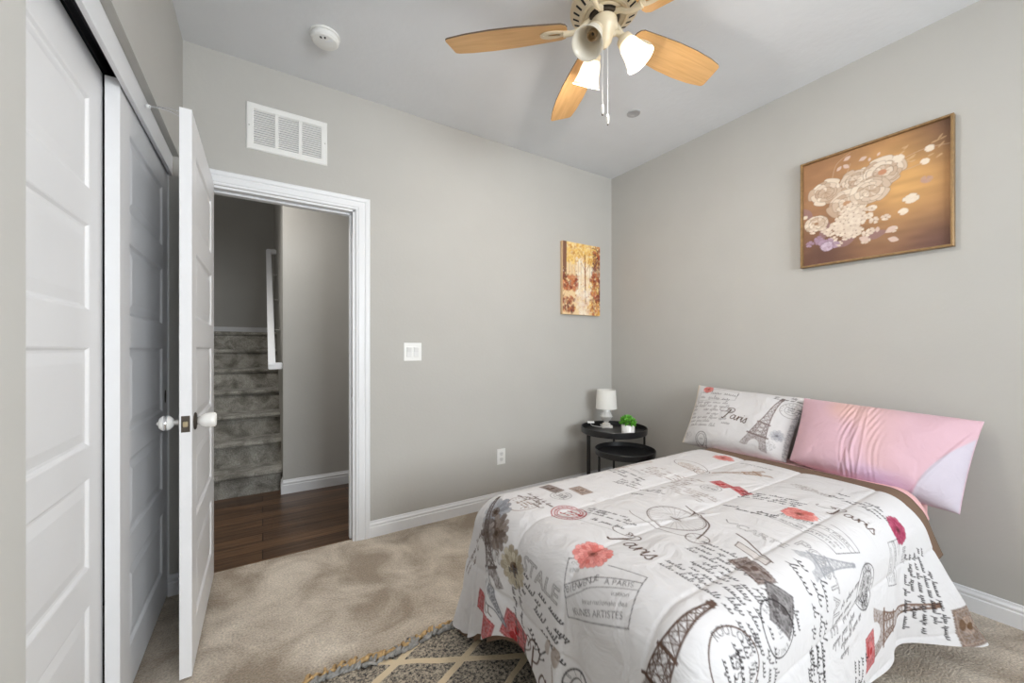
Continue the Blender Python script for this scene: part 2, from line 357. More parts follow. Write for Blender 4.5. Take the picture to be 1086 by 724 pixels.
casing_run(bm, [(DX0-.006, 0), (DX0-.006, DZ+.006), (DX1+.006, DZ+.006), (DX1+.006, 0)], [(DX0-.072, 0), (DX0-.072, DZ+.08), (DX1+.089, DZ+.08), (DX1+.089, 0)], YB)
o = obj('trim_1', bm, M['white']); o['kind'] = 'structure'
bm = bmesh.new()
jy0, jy1 = YB-.002, YB+HWT+.002
box(bm, (DX0-.002, jy0, 0), (DX0+.010, jy1, DZ+.0)); box(bm, (DX1-.010, jy0, 0), (DX1+.002, jy1, DZ)); box(bm, (DX0, jy0, DZ-.010), (DX1, jy1, DZ+.002))
box(bm, (DX0+.01, jy0+.045, 0), (DX0+.021, jy0+.08, DZ-.01), .003); box(bm, (DX1-.021, jy0+.045, 0), (DX1-.01, jy0+.08, DZ-.01), .003); box(bm, (DX0+.01, jy0+.045, DZ-.021), (DX1-.01, jy0+.08, DZ-.01), .003)
jamb = obj('trim_2', bm, M['white']); jamb['kind'] = 'structure'
bm = bmesh.new(); box(bm, (DX1-.0125, YB+.012, .885), (DX1-.0095, YB+.036, .945), .001); obj('strike_plate', bm, M['steel'], jamb)
# closet head fascia, track and jamb strip
bm = bmesh.new(); box(bm, (-.380, CY0, 2.016), (-.366, CY1, CZ), .002); o = obj('trim_3', bm, M['white']); o['kind'] = 'structure'
bm = bmesh.new(); box(bm, (-.386, CY1-.001, 0), (-.379, CY1+.012, 2.02)); o = obj('trim_4', bm, M['white']); o['kind'] = 'structure'
tr = root('closet_door_track', (-.43, 1.74, 2.08), 'dark metal double track above the sliding closet doors', 'door track')
bm = bmesh.new()
box(bm, (-.475, CY0-.02, 2.100), (-.382, CY1+.05, 2.109)); box(bm, (-.384, CY0-.02, 2.058), (-.381, CY1+.05, 2.10)); box(bm, (-.427, CY0-.02, 2.062), (-.424, CY1+.05, 2.10)); box(bm, (-.475, CY0-.02, 2.062), (-.472, CY1+.05, 2.10))
obj('rail', bm, M['track'], tr)

# ---- panel doors
ZP = [(.150, .425), (.530, .797), (.888, 1.179), (1.284, 1.538), (1.639, 1.909)]
def panel_door_bm(W, HT, t, mtx, st=.108):
    bm = bmesh.new()
    xs = [0, st, W-st, W]; zs = [0]
    for a, b in ZP: zs += [a, b]
    zs.append(HT)
    for side in (1, -1):
        y = side*t/2
        for i in range(3):
            for j in range(len(zs)-1):
                x0, x1, z0, z1 = xs[i], xs[i+1], zs[j], zs[j+1]
                if i == 1 and j % 2 == 1:
                    rings = []
                    for ins, dep in [(0, 0), (.004, .0015), (.010, .0075), (.017, .0085), (.042, .0035), (.046, .0028)]:
                        rings.append([bm.verts.new((xx, y-side*dep, zz)) for xx, zz in [(x0+ins, z0+ins), (x1-ins, z0+ins), (x1-ins, z1-ins), (x0+ins, z1-ins)]])
                    for a, b in zip(rings, rings[1:]):
                        for k in range(4): bm.faces.new((a[k], a[(k+1) % 4], b[(k+1) % 4], b[k]))
                    bm.faces.new(rings[-1])
                else: bm.faces.new([bm.verts.new(v) for v in [(x0, y, z0), (x1, y, z0), (x1, y, z1), (x0, y, z1)]])
    h = t/2
    for q in [[(0, -h, 0), (0, h, 0), (0, h, HT), (0, -h, HT)], [(W, -h, 0), (W, h, 0), (W, h, HT), (W, -h, HT)], [(0, -h, 0), (W, -h, 0), (W, h, 0), (0, h, 0)], [(0, -h, HT), (W, -h, HT), (W, h, HT), (0, h, HT)]]:
        bm.faces.new([bm.verts.new(v) for v in q])
    bmesh.ops.remove_doubles(bm, verts=bm.verts, dist=1e-5)
    bmesh.ops.transform(bm, matrix=mtx, verts=bm.verts); return bm
def frame_mtx(o, xd, yd):
    xd = Vector(xd); yd = Vector(yd); z = xd.cross(yd)
    return Matrix(((xd.x, yd.x, z.x, o[0]), (xd.y, yd.y, z.y, o[1]), (xd.z, yd.z, z.z, o[2]), (0, 0, 0, 1)))
# hinged door: open 90 degrees, face towards +x at x=-.214
DT = .035; dxc = -.2315; DW = .754; yhinge = 2.557
door = root('door_1', (dxc, yhinge, 0), 'white five-panel bedroom door standing open beside the doorway, with round knobs', 'door', kind='structure')
obj('door_panel', panel_door_bm(DW, 2.026, DT, frame_mtx((dxc, yhinge, .012), (0, -1, 0), (1, 0, 0)) ), M['door'], door)
ky, kz = yhinge-DW+.062, .915
def knob(bm, sgn, kind):
    m = Matrix.Translation((dxc+sgn*DT/2, ky, kz)) @ Matrix.Rotation(sgn*PI/2, 4, 'Y')
    return m
bm = bmesh.new(); lathe(bm, [(.031, 0), (.032, .003), (.029, .006), (.014, .008), (.011, .012)], seg=28, mtx=knob(None, 1, 0)); rose = obj('knob_rose', bm, M['bronze'], door, auto=40)
bm = bmesh.new(); lathe(bm, [(.010, .006), (.015, .014), (.021, .020), (.027, .034), (.0285, .050), (.0275, .060), (.022, .066), (.0, .067)], seg=32, mtx=knob(None, 1, 0)); obj('door_knob', bm, M['ceramic'], door, smooth=True)['label'] = 'white ceramic knob'
bm = bmesh.new(); lathe(bm, [(.031, 0), (.032, .003), (.029, .006), (.012, .009), (.010, .03)], seg=28, mtx=knob(None, -1, 0)); obj('knob_rose', bm, M['steel'], door, auto=40)
bm = bmesh.new(); lathe(bm, [(.010, .022), (.016, .026), (.024, .034), (.0275, .044), (.0265, .054), (.019, .063), (.007, .066), (.006, .070), (0, .072)], seg=32, mtx=knob(None, -1, 0)); k2 = obj('door_knob', bm, M['ceramic'], door, smooth=True)
k2['label'] = 'white knob with chrome band'
bm = bmesh.new(); lathe(bm, [(.0270, .040), (.0282, .041), (.0285, .046), (.0276, .050)], seg=32, mtx=knob(None, -1, 0), caps=False); obj('knob_band', bm, M['chrome'], k2, smooth=True)
bm = bmesh.new(); yf = yhinge-DW
box(bm, (dxc-.0125, yf-.0012, kz-.029), (dxc+.0125, yf+.002, kz+.029), .0005); lp = obj('latch_plate', bm, M['bronze'], door)
bm = bmesh.new(); box(bm, (dxc-.007, yf-.010, kz-.010), (dxc+.007, yf+.001, kz+.010), .003); obj('latch_bolt', bm, mat('brass_bolt', (.62, .52, .34), .3, metal=1), door)
for zh in (.25, 1.02, 1.80):
    bm = bmesh.new(); tube(bm, [(dxc-DT/2-.004, yhinge+.002, zh-.045), (dxc-DT/2-.004, yhinge+.002, zh+.045)], .0055); obj('hinge', bm, M['steel'], door, smooth=True)
# wire hook over the top of the door, its rubber tip against the closet head
hk = root('door_stop_rod', (-.25, 1.81, 2.02), 'thin chrome door stop rod with white rubber tip, reaching from open door to closet trim', 'door stop')
bm = bmesh.new(); T = Vector((-.352, 1.925, 2.068))
tube(bm, [(-.249, 1.812, 2.026), (-.285, 1.85, 2.046), T], .0022, 8); tube(bm, [(-.249, 1.812, 2.008), (-.275, 1.84, 2.030), (-.31, 1.88, 2.052), T], .0022, 8)
obj('rod', bm, M['chrome'], hk, smooth=True)
bm = bmesh.new(); d = (T-Vector((-.285, 1.85, 2.046))).normalized(); tube(bm, [T-d*.004, T+d*.003, T+d*.012], [.006, .0075, .006], 12); obj('rubber_tip', bm, M['plastic'], hk, smooth=True)
# closet doors
dn = root('door_2', (-.4455, .985, 0), 'white five-panel sliding closet door nearest the camera, on the rear track', 'door', kind='structure')
obj('door_panel', panel_door_bm(.76, 2.043, .035, frame_mtx((-.4455, .985, .010), (0, 1, 0), (-1, 0, 0))), M['door'], dn)
df = root('door_3', (-.4025, 1.732, 0), 'white five-panel sliding closet door farther from the camera, on the front track', 'door', kind='structure')
obj('door_panel', panel_door_bm(.742, 2.035, .035, frame_mtx((-.4025, 1.732, .010), (0, 1, 0), (-1, 0, 0))), M['door'], df)
bm = bmesh.new(); lathe(bm, [(0, 0), (.011, 0), (.012, .0015), (.0105, .002)], seg=20, mtx=Matrix.Translation((-.3848, 2.42, .96)) @ Matrix.Diagonal((1, 1, 2.6, 1)) @ Matrix.Rotation(PI/2, 4, 'Y')); obj('finger_pull', bm, M['bronze'], df)

# ---------------------------------------------------------------- hall and stairs beyond the doorway
HX0, HX1 = -1.05, 2.3; SX = .141; YS = 3.835
sbox('hall_floor', (HX0-.1, YB+.03, -.1), (HX1+.1, YH+.35, -.004), M['hardwood'])
sbox('hall_ceiling', (HX0-.1, YB+HWT, 2.72), (HX1+.1, YH, 2.82), M['ceil'])
sbox('wall_hall', (SX, YH, -.004), (HX1+.1, YH+.115, 2.72), M['wall'])
sbox('wall_stair_right', (SX, YH+.115, -.004), (SX+.11, 7.3, 4.1), M['wall'])
sbox('wall_stair_left', (HX0-.1, YB+HWT, -.004), (HX0, 7.3, 4.1), M['wall'])
sbox('wall_landing', (HX0, 6.62, 1.0), (SX, 6.72, 4.1), M['wall'])
sbox('wall_stair_head', (HX0, YH-.1, 2.72), (SX, YH, 4.1), M['wall'])
sbox('wall_hall_right', (HX1, YB+HWT, 0), (HX1+.1, YH, 2.72), M['wall'])
sbox('stair_ceiling', (HX0-.1, YH-.1, 4.1), (SX+.11, 7.3, 4.2), M['ceil'])
bm = bmesh.new(); BH = [(a, z*1.12) for a, z in BP]
extrude_profile(bm, BH, (SX, YH, -.004), (HX1, YH, -.004), (0, -1, 0)); extrude_profile(bm, BH, (SX, YH-.015, -.004), (SX, YS-.01, -.004), (-1, 0, 0))
o = obj('baseboard_hall', bm, M['white']); o['kind'] = 'structure'
st = root('staircase', (-.45, YS, 0), 'grey carpeted staircase rising beyond the open doorway', 'staircase')
RZ, RUN = .1995, .266
for k in range(7):
    z = -.02+RZ*(k+1) if k else RZ-.02
    y = YS+RUN*k; y2 = y+RUN+.02 if k < 6 else 6.618
    prof = [(y, max(0, z-RZ)+.0-.003), (y, z-.045), (y-.022, z-.038), (y-.032, z-.022), (y-.026, z-.006), (y-.010, z), (y2, z), (y2, max(0, z-RZ)-.003)]
    if k == 0: prof[0] = (y, -.003); prof[-1] = (y2, -.003)
    t = bmesh.new(); A = [t.verts.new((HX0+.002, a, b)) for a, b in prof]; B = [t.verts.new((SX-.0005, a, b)) for a, b in prof]; n = len(prof)
    for q in range(n): t.faces.new((A[q], A[(q+1) % n], B[(q+1) % n], B[q]))
    t.faces.new(A[::-1]); t.faces.new(B); obj('step', t, M['staircarpet'], st, auto=30)
bm = bmesh.new(); extrude_profile(bm, [(0, 0), (.014, 0), (.014, .09), (.006, .105), (0, .105)], (HX0, 6.62, RZ*7-.02), (SX-.012, 6.62, RZ*7-.02), (0, -1, 0)); o = obj('baseboard_landing', bm, M['white']); o['kind'] = 'structure'
hr = root('handrail', (.07, 3.8, 1.03), 'white handrail climbing the staircase wall beyond the doorway', 'handrail')
bm = bmesh.new(); a = Vector((.064, 3.80, 1.03)); b = Vector((.060, 5.60, 2.36)); dd = (b-a).normalized(); up = Vector((1, 0, 0)).cross(dd)
def bar(bm, a, b, w, h, upv):
    d = (b-a).normalized(); x = d.cross(upv).normalized(); u = x.cross(d); t = bmesh.new()
    r = [[t.verts.new(p+x*sx*w/2+u*su*h/2) for sx, su in ((-1, -1), (1, -1), (1, 1), (-1, 1))] for p in (a, b)]
    for k in range(4): t.faces.new((r[0][k], r[0][(k+1) % 4], r[1][(k+1) % 4], r[1][k]))
    t.faces.new(r[0]); t.faces.new(r[1][::-1]); bmesh.ops.bevel(t, geom=t.edges[:], offset=.006, segments=2, affect='EDGES'); merge(bm, t)
bar(bm, a, b, .052, .055, up)
bar(bm, a+Vector((-.026, .015, .01)), Vector((SX, a.y+.015, a.z+.01)), .052, .055, Vector((0, 0, 1))); bar(bm, b+Vector((-.02, 0, 0)), Vector((SX, b.y, b.z)), .05, .055, Vector((0, 0, 1)))
obj('rail', bm, M['white'], hr)
for f in (.3, .55, .8):
    p = a.lerp(b, f); bm = bmesh.new(); tube(bm, smooth_pts([p+Vector((0, 0, -.02)), p+Vector((.02, 0, -.06)), (SX, p.y, p.z-.07)], 5), .006, 8); lathe(bm, [(0, 0), (.028, 0), (.028, .004), (0, .006)], seg=20, mtx=Matrix.Translation((SX, p.y, p.z-.07)) @ Matrix.Rotation(-PI/2, 4, 'Y')); obj('bracket', bm, M['steel'], hr, smooth=True)

# ================================================================ WALL AND CEILING FITTINGS
v = root('air_return_grille', (.1245, YB, 2.395), 'white metal air return grille on the wall above the doorway', 'vent')
vx0, vx1, vz0, vz1 = -.075, .324, 2.268, 2.522; fw = .034
bm = bmesh.new()
t = bmesh.new()
def ring(ins, y): return [t.verts.new(p) for p in ((vx0+ins, y, vz0+ins), (vx1-ins, y, vz0+ins), (vx1-ins, y, vz1-ins), (vx0+ins, y, vz1-ins))]
R_ = [ring(0, YB), ring(0, YB-.004), ring(.005, YB-.009), ring(fw-.004, YB-.009), ring(fw, YB-.006), ring(fw, YB)]
for r, q in zip(R_, R_[1:]):
    for k in range(4): t.faces.new((r[k], r[(k+1) % 4], q[(k+1) % 4], q[k]))
merge(bm, t)
xa, xb = vx0+fw, vx1-fw; bw_ = (xb-xa-.036)/3
for i in (1, 2): box(bm, (xa+bw_*i+.018*(i-1), YB-.008, vz0+fw), (xa+bw_*i+.018*i, YB-.001, vz1-fw), .001)
obj('frame', bm, M['plastic'], v)
bm = bmesh.new(); box(bm, (xa, YB-.0008, vz0+fw), (xb, YB+.0, vz1-fw)); obj('duct_opening', bm, mat('dim_grey_duct', (.40, .40, .41), .8), v)
for i in range(3):
    x0 = xa+(bw_+.018)*i; bm = bmesh.new(); n = 15
    for k in range(n):
        z = vz0+fw+(k+.5)*(vz1-vz0-2*fw)/n
        box(bm, (x0, -.0075, -.0006), (x0+bw_, .0, .0006), 0, mtx=Matrix.Translation((0, YB-.0005, z)) @ Matrix.Rotation(math.radians(-38), 4, 'X'))
    obj('louvre_bank', bm, M['plastic'], v)
for x in (vx0+.013, vx1-.013):
    bm = bmesh.new(); lathe(bm, [(0, 0), (.004, 0), (.003, .0015), (0, .002)], seg=14, mtx=Matrix.Translation((x, YB-.009, 2.395)) @ Matrix.Rotation(PI/2, 4, 'X')); obj('screw', bm, M['steel'], v)

sw = root('light_switch', (.842, YB, 1.162), 'white double rocker light switch right of the doorway', 'light switch')
bm = bmesh.new(); box(bm, (.782, YB-.006, 1.102), (.902, YB, 1.222), .003); obj('plate', bm, M['plastic'], sw)
for x in (.818, .866):
    bm = bmesh.new(); box(bm, (x-.017, YB-.0085, 1.129), (x+.017, YB-.004, 1.195), .0015); box(bm, (x-.014, -.0035, .001), (x+.014, 0, .030), .001, mtx=Matrix.Translation((0, YB-.008, 1.162)) @ Matrix.Rotation(math.radians(6), 4, 'X')); obj('rocker', bm, mat('switch_rocker', (.74, .74, .73), .3), sw)
ou = root('power_outlet', (1.527, YB, .367), 'white power outlet low on the wall beside the bed foot', 'outlet')
bm = bmesh.new(); box(bm, (1.491, YB-.006, .308), (1.563, YB, .426), .003); obj('plate', bm, M['plastic'], ou)
for z in (.346, .388):
    bm = bmesh.new(); lathe(bm, [(0, 0), (.0165, 0), (.0165, .002), (.015, .003), (0, .003)], seg=24, mtx=Matrix.Translation((1.527, YB-.0055, z)) @ Matrix.Rotation(PI/2, 4, 'X')); s_ = obj('socket', bm, mat('socket_face', (.70, .70, .69), .35), ou)
    bm = bmesh.new(); box(bm, (1.5195, YB-.0090, z), (1.5210, YB-.0084, z+.008)); box(bm, (1.533, YB-.0090, z), (1.5345, YB-.0084, z+.007)); box(bm, (1.525, YB-.0090, z-.009), (1.529, YB-.0084, z-.005)); obj('slots', bm, M['dark'], s_)

sd = root('smoke_detector', (.262, 2.15, HC), 'round white smoke detector on the ceiling near the doorway', 'smoke detector')
bm = bmesh.new(); lathe(bm, [(0, 0), (.068, 0), (.069, -.006), (.066, -.009), (0, -.009)], c=(.262, 2.15, HC), seg=48); obj('base_plate', bm, M['plastic'], sd, auto=30)
bm = bmesh.new(); lathe(bm, [(0, -.010), (.063, -.010), (.065, -.015), (.063, -.028), (.055, -.036), (.03, -.040), (0, -.041)], c=(.262, 2.15, HC), seg=48); hz = obj('housing', bm, M['plastic'], sd, auto=35)
bm = bmesh.new()
for a_ in (-2.2, -1.7): box(bm, (-.006, -.004, -.003), (.006, .004, 0), .001, mtx=Matrix.Translation((.262+.038*math.cos(a_), 2.15+.038*math.sin(a_), HC-.0372)) @ Matrix.Rotation(a_, 4, 'Z'))
obj('sensor_slot', bm, M['dark'], sd)
bm = bmesh.new(); box(bm, (-.02, -.006, -.004), (.02, .006, 0), .002, mtx=Matrix.Translation((.275, 2.125, HC-.0375)) @ Matrix.Rotation(-.7, 4, 'Z')); obj('test_button', bm, M['white'], sd)
bm = bmesh.new(); lathe(bm, [(0, 0), (.043, 0), (.043, -.003), (.038, -.005), (.034, -.0042), (0, -.0042)], c=(2.074, 1.768, HC), seg=40)
tag(obj('sprinkler_cover', bm, mat('grey_cover_plate', (.42, .42, .43), .5), auto=30), 'small flat round sprinkler cover on the ceiling beyond the fan', 'ceiling cover')
# ================================================================ PRINT DRAWING (numpy; becomes a colour attribute on the cloth and canvas meshes)
class Print:
    """a flat sheet, x right, y up, in metres"""
    def __init__(s, x0, y0, x1, y1, res, base):
        s.x0, s.y0, s.res = x0, y0, res; s.nx = int((x1-x0)/res)+1; s.ny = int((y1-y0)/res)+1
        s.im = np.ones((s.ny, s.nx, 3), np.float32)*np.array(base, np.float32); s.T = (1+0j, 0j)
    def place(s, l1, l2, w1, w2):
        """similarity from local complex l1,l2 to sheet complex w1,w2"""
        a = (w2-w1)/(l2-l1); s.T = (a, w1-a*l1); return s
    def _t(s, P):
        P = np.asarray(P, float); z = P[:, 0]+1j*P[:, 1]; z = s.T[0]*z+s.T[1]; return np.stack([z.real, z.imag], 1)
    def _win(s, P, m):
        a = np.floor((P.min(0)-[s.x0, s.y0]-m)/s.res).astype(int); b = np.ceil((P.max(0)-[s.x0, s.y0]+m)/s.res).astype(int)+1
        i0, j0 = max(a[0], 0), max(a[1], 0); i1, j1 = min(b[0], s.nx), min(b[1], s.ny)
        if i1 <= i0 or j1 <= j0: return None
        X, Y = np.meshgrid(s.x0+np.arange(i0, i1)*s.res, s.y0+np.arange(j0, j1)*s.res); return i0, i1, j0, j1, X, Y
    def _blend(s, wn, A, col):
        i0, i1, j0, j1 = wn[:4]; A = A[..., None]; s.im[j0:j1, i0:i1] = s.im[j0:j1, i0:i1]*(1-A)+np.array(col, np.float32)*A
    def line(s, P, w, col, al=1., raw=False):
        Q = np.asarray(P, float) if raw else s._t(P)
        for p, q in zip(Q, Q[1:]):
            wn = s._win(np.array([p, q]), w+s.res)
            if wn is None: continue
            X, Y = wn[4:]; d = q-p; L = d@d+1e-12; t = np.clip(((X-p[0])*d[0]+(Y-p[1])*d[1])/L, 0, 1)
            D = np.hypot(X-p[0]-t*d[0], Y-p[1]-t*d[1]); s._blend(wn, al*np.clip((w/2-D)/s.res+.5, 0, 1)*min(1, w/s.res+.25), col)
    def poly(s, P, col, al=1., noise=0., seed=0):
        Q = s._t(P); wn = s._win(Q, s.res)
        if wn is None: return
        X, Y = wn[4:]; A = np.zeros_like(X)
        for ox, oy in ((-.25, -.25), (.25, -.25), (.25, .25), (-.25, .25)):
            x = X+ox*s.res; y = Y+oy*s.res; ins = np.zeros(X.shape, bool)
            for (ax, ay), (bx, by) in zip(Q, np.roll(Q, -1, 0)):
                if ay == by: continue
                c = ((ay > y) != (by > y)) & (x < (bx-ax)*(y-ay)/(by-ay)+ax); ins ^= c
            A += ins*.25
        if noise: A = A*np.clip(1-noise*(vnoise(X*230, Y*230, seed)*2-.2), 0, 1)
        s._blend(wn, A*al, col)
    def ell(s, c, rx, ry, col, w=None, al=1., a0=0., a1=2*PI, rot=0., noise=0.):
        n = 40; a = np.linspace(a0, a1, n); x = rx*np.cos(a); y = ry*np.sin(a); cr, sr = math.cos(rot), math.sin(rot)
        P = np.stack([c[0]+x*cr-y*sr, c[1]+x*sr+y*cr], 1)
        if w is None: s.poly(P, col, al, noise)
        else: s.line(P, w, col, al)
    def text(s, st, c, h, col, al=1., width=None, hollow=None, rot=0., align='c'):
        tr, W = glyphs(st); k = h; kx = h if width is None else width/max(W, .01)
        x0 = {'c': -W/2, 'l': 0}[align]; cr, sr = math.cos(rot), math.sin(rot)
        def put(tris, cc, a_):
            for T in tris:
                x = (T[:, 0]+x0)*kx; y = T[:, 1]*k; s.poly(np.stack([c[0]+x*cr-y*sr, c[1]+x*sr+y*cr], 1), cc, a_)
        if hollow is None: put(tr, col, al)
        else: put(glyphs(st, .028)[0], col, al); put(glyphs(st, -.018)[0], hollow, 1.)
    def arctext(s, st, c, r, a0, h, col, step, al=1.):
        for i, ch in enumerate(st):
            if ch == ' ': continue
            if ch == '~':      # worn, unreadable letter
                a = a0-step*i; q = [(c[0]+(r+f*h)*math.cos(a+g), c[1]+(r+f*h)*math.sin(a+g)) for f, g in ((0, .03), (.75, .0), (.1, -.04), (.7, -.07))]; s.line(q, .0016, col, al*.8); continue
            a = a0-step*i; s.text(ch, (c[0]+r*math.cos(a), c[1]+r*math.sin(a)), h, col, al, rot=a-PI/2)
    def sample(s, x, y):
        fx = np.clip((np.asarray(x)-s.x0)/s.res, 0, s.nx-1.001); fy = np.clip((np.asarray(y)-s.y0)/s.res, 0, s.ny-1.001)
        i = fx.astype(int); j = fy.astype(int); a = (fx-i)[..., None]; b = (fy-j)[..., None]
        return (s.im[j, i]*(1-a)*(1-b)+s.im[j, i+1]*a*(1-b)+s.im[j+1, i]*(1-a)*b+s.im[j+1, i+1]*a*b)
def vnoise(x, y, seed=0):
    r = np.random.RandomState(seed+11).rand(64, 64); xi = np.floor(x).astype(int); yi = np.floor(y).astype(int); a = x-xi; b = y-yi
    a = a*a*(3-2*a); b = b*b*(3-2*b); g = lambda i, j: r[j % 64, i % 64]
    return g(xi, yi)*(1-a)*(1-b)+g(xi+1, yi)*a*(1-b)+g(xi, yi+1)*(1-a)*b+g(xi+1, yi+1)*a*b
_gl = {}
def glyphs(st, off=0.):
    if (st, off) in _gl: return _gl[(st, off)]
    c = bpy.data.curves.new('t', 'FONT'); c.body = st; c.size = 1.38; c.offset = off; c.resolution_u = 3
    o = bpy.data.objects.new('t', c); COL.objects.link(o); dg = bpy.context.evaluated_depsgraph_get(); dg.update()
    me = o.evaluated_get(dg).to_mesh(); me.calc_loop_triangles()
    V = np.array([v.co[:2] for v in me.vertices]) if len(me.vertices) else np.zeros((0, 2))
    tr = [V[list(t.vertices)] for t in me.loop_triangles]; W = float(V[:, 0].max()) if len(V) else .5
    o.evaluated_get(dg).to_mesh_clear(); bpy.data.objects.remove(o); bpy.data.curves.remove(c)
    _gl[(st, off)] = (tr, W); return tr, W
BR_, GR_, BK_, RED_ = lin(84, 64, 54), lin(92, 88, 88), lin(38, 33, 34), lin(150, 16, 22)
TAN_ = lin(128, 104, 88)
def cr(P, n=6): return [tuple(v[:2]) for v in smooth_pts([(a, b, 0) for a, b in P], n)]
def m_paris(p, col=BR_, w=.006):
    """script word, x from about -1.3 to 4.7, x-height 1; stroke width in sheet units"""
    p.line(cr([(-1.3, 1.9), (-1.5, 1.4), (-1.0, 1.1), (-.2, 1.3), (.4, 1.75), (.2, 2.3), (-.1, 2.2), (.1, 1.9)]), w*.5, col)
    p.line(cr([(.75, 2.0), (.55, 1.2), (.3, .3), (0, -.35), (-.3, -.3)]), w*1.15, col)
    p.line(cr([(.05, 1.7), (.5, 2.3), (1.2, 2.35), (1.45, 1.9), (1.15, 1.3), (.6, 1.1)]), w*.75, col)
    p.line(cr([(2.05, .85), (1.75, 1.0), (1.4, .6), (1.4, .12), (1.75, .05), (2.05, .55), (2.15, .95), (2.1, .2), (2.3, 0), (2.6, .5)]), w*.8, col)
    p.line(cr([(2.6, .5), (2.75, 1.0), (2.7, 0), (2.85, .7), (3.15, 1.0), (3.3, .85)]), w*.8, col)
    p.line(cr([(3.3, .4), (3.55, 1.0), (3.48, .2), (3.65, 0), (3.9, .4)]), w*.85, col); p.ell((3.66, 1.45), .09, .09, col)
    p.line(cr([(3.9, .4), (4.3, 1.1), (4.35, .6), (4.45, .2), (4.25, -.05), (3.95, .05)]), w*.85, col)
def m_script(p, x0, y0, x1, y1, rows, col=GR_, w=.0024, seed=0, al=.9, slant=.35, dens=.8):
    rg = random.Random(seed); hgt = (y1-y0)/rows
    for r in range(rows):
        x = x0+rg.uniform(0, .12)*(x1-x0); y = y1-(r+.65)*hgt
        while x < x1:
            L = rg.uniform(.8, 2.4)*hgt; pts = []; n = max(3, int(L/(hgt*.28)))
            for k in range(n):
                am = (2.3 if rg.random() < .15 else rg.uniform(.6, 1.15))*.34*hgt; dn = .3*hgt if rg.random() < .08 else 0; st_ = L/n*rg.uniform(.8, 1.2)
                for q in range(6):
                    ph = 2*PI*q/6; yy = am*(1-math.cos(ph))/2-(dn if q == 0 else 0); pts.append((x+L*k/n+st_*q/6+.30*st_*math.sin(ph)+slant*yy, y+yy))
            for k in range(0):
                hh = (.30 if k % 2 else rg.uniform(-.03, .06))*(2.3 if rg.random() < .16 else rg.uniform(.5, 1.15)); xx = x+L*(k+rg.uniform(-.35, .35))/(n*2)
                pts.append((xx+slant*hh*hgt, y+hh*hgt-(.3*hgt if rg.random() < .08 else 0)))
            if rg.random() < dens: p.line(cr(pts, 3), w, col, al)
            x += L+rg.uniform(.25, .5)*hgt
def m_tower(p, col=BR_, al=.95, w=.0028):
    """Tower, base at y=0, tip at y=1"""
    ys = [0, .06, .12, .19, .21, .27, .34, .42, .44, .52, .62, .72, .82, .92, .95, 1.0]
    hw = [.205, .182, .158, .135, .128, .108, .090, .075, .070, .054, .041, .031, .024, .018, .017, .010]
    L = [(-a, y) for a, y in zip(hw, ys)]; R = [(a, y) for a, y in zip(hw, ys)]
    # legs with the arch between them
    arch = [(.085*math.cos(a), .015+.115*math.sin(a)) for a in np.linspace(PI, 0, 13)]
    p.poly([(-.205, 0), (-.182, .06), (-.158, .12), (-.135, .19), (.135, .19), (.158, .12), (.182, .06), (.205, 0), (.12, 0)]+arch[::-1]+[(-.12, 0)], col, al*.93, noise=.35)
    p.poly([(-.165, .19), (-.165, .215), (.165, .215), (.165, .19)], col, al); p.poly([(-.098, .415), (-.098, .44), (.098, .44), (.098, .415)], col, al)
    p.poly([(-.03, .93), (-.036, .965), (.036, .965), (.03, .93)], col, al); p.poly([(-.02, .96), (-.03, 1.0), (.03, 1.0), (.02, .96)], col, al)
    for sgn in (-1, 1):
        p.line([(sgn*a, y) for a, y in zip(hw[3:], ys[3:])], w*1.5, col, al); p.line([(sgn*a*.42, y) for a, y in zip(hw[4:9], ys[4:9])], w*.9, col, al)
    for i in range(3, len(ys)-1):
        a, b = hw[i], hw[i+1]
        for f0, f1 in ((-1, 0), (0, 1), (-1, -.42), (.42, 1)) if i < 8 else ((-1, 1),):
            p.line([(a*f0, ys[i]), (b*f1, ys[i+1])], w*.75, col, al); p.line([(a*f1, ys[i]), (b*f0, ys[i+1])], w*.75, col, al)
        p.line([(-a, ys[i]), (a, ys[i])], w*.7, col, al)
    p.poly([(-.10, .215), (.10, .215), (.075, .41), (-.075, .41)], col, al*.7, noise=.8); p.poly([(-.068, .44), (.068, .44), (.02, .92), (-.02, .92)], col, al*.7, noise=.7)
def m_flower(p, c1, c2, cc, n=17, seed=1, al=.95):
    rg = random.Random(seed)
    for ring, (r0, r1) in enumerate(((.30, 1.0), (.2, .78), (.15, .52))):
        for k in range(n):
            a = 2*PI*(k+.5*ring)/n+rg.uniform(-.06, .06); R = r1*rg.uniform(.88, 1.05); hw_ = .19*R*(1.1-.2*ring)
            f = rg.random(); c = tuple(x*(1-f)+y*f for x, y in zip(c1, c2)); ca, sa = math.cos(a), math.sin(a)
            P = [(r0*.3, 0), (R*.6, hw_), (R*.93, hw_*.75), (R, 0), (R*.93, -hw_*.75), (R*.6, -hw_)]
            p.poly([(x*ca-y*sa, x*sa+y*ca) for x, y in P], c, al); p.line([(r0*ca, r0*sa), (R*.85*ca, R*.85*sa)], .0016, tuple(q*.6 for q in c1), .6); p.line([(x*ca-y*sa, x*sa+y*ca) for x, y in P[1:]], .0014, tuple(q*.6 for q in c1), .5)
    p.ell((0, 0), .27, .27, cc, noise=.3); p.ell((0, 0), .13, .13, tuple(x*.6 for x in cc))
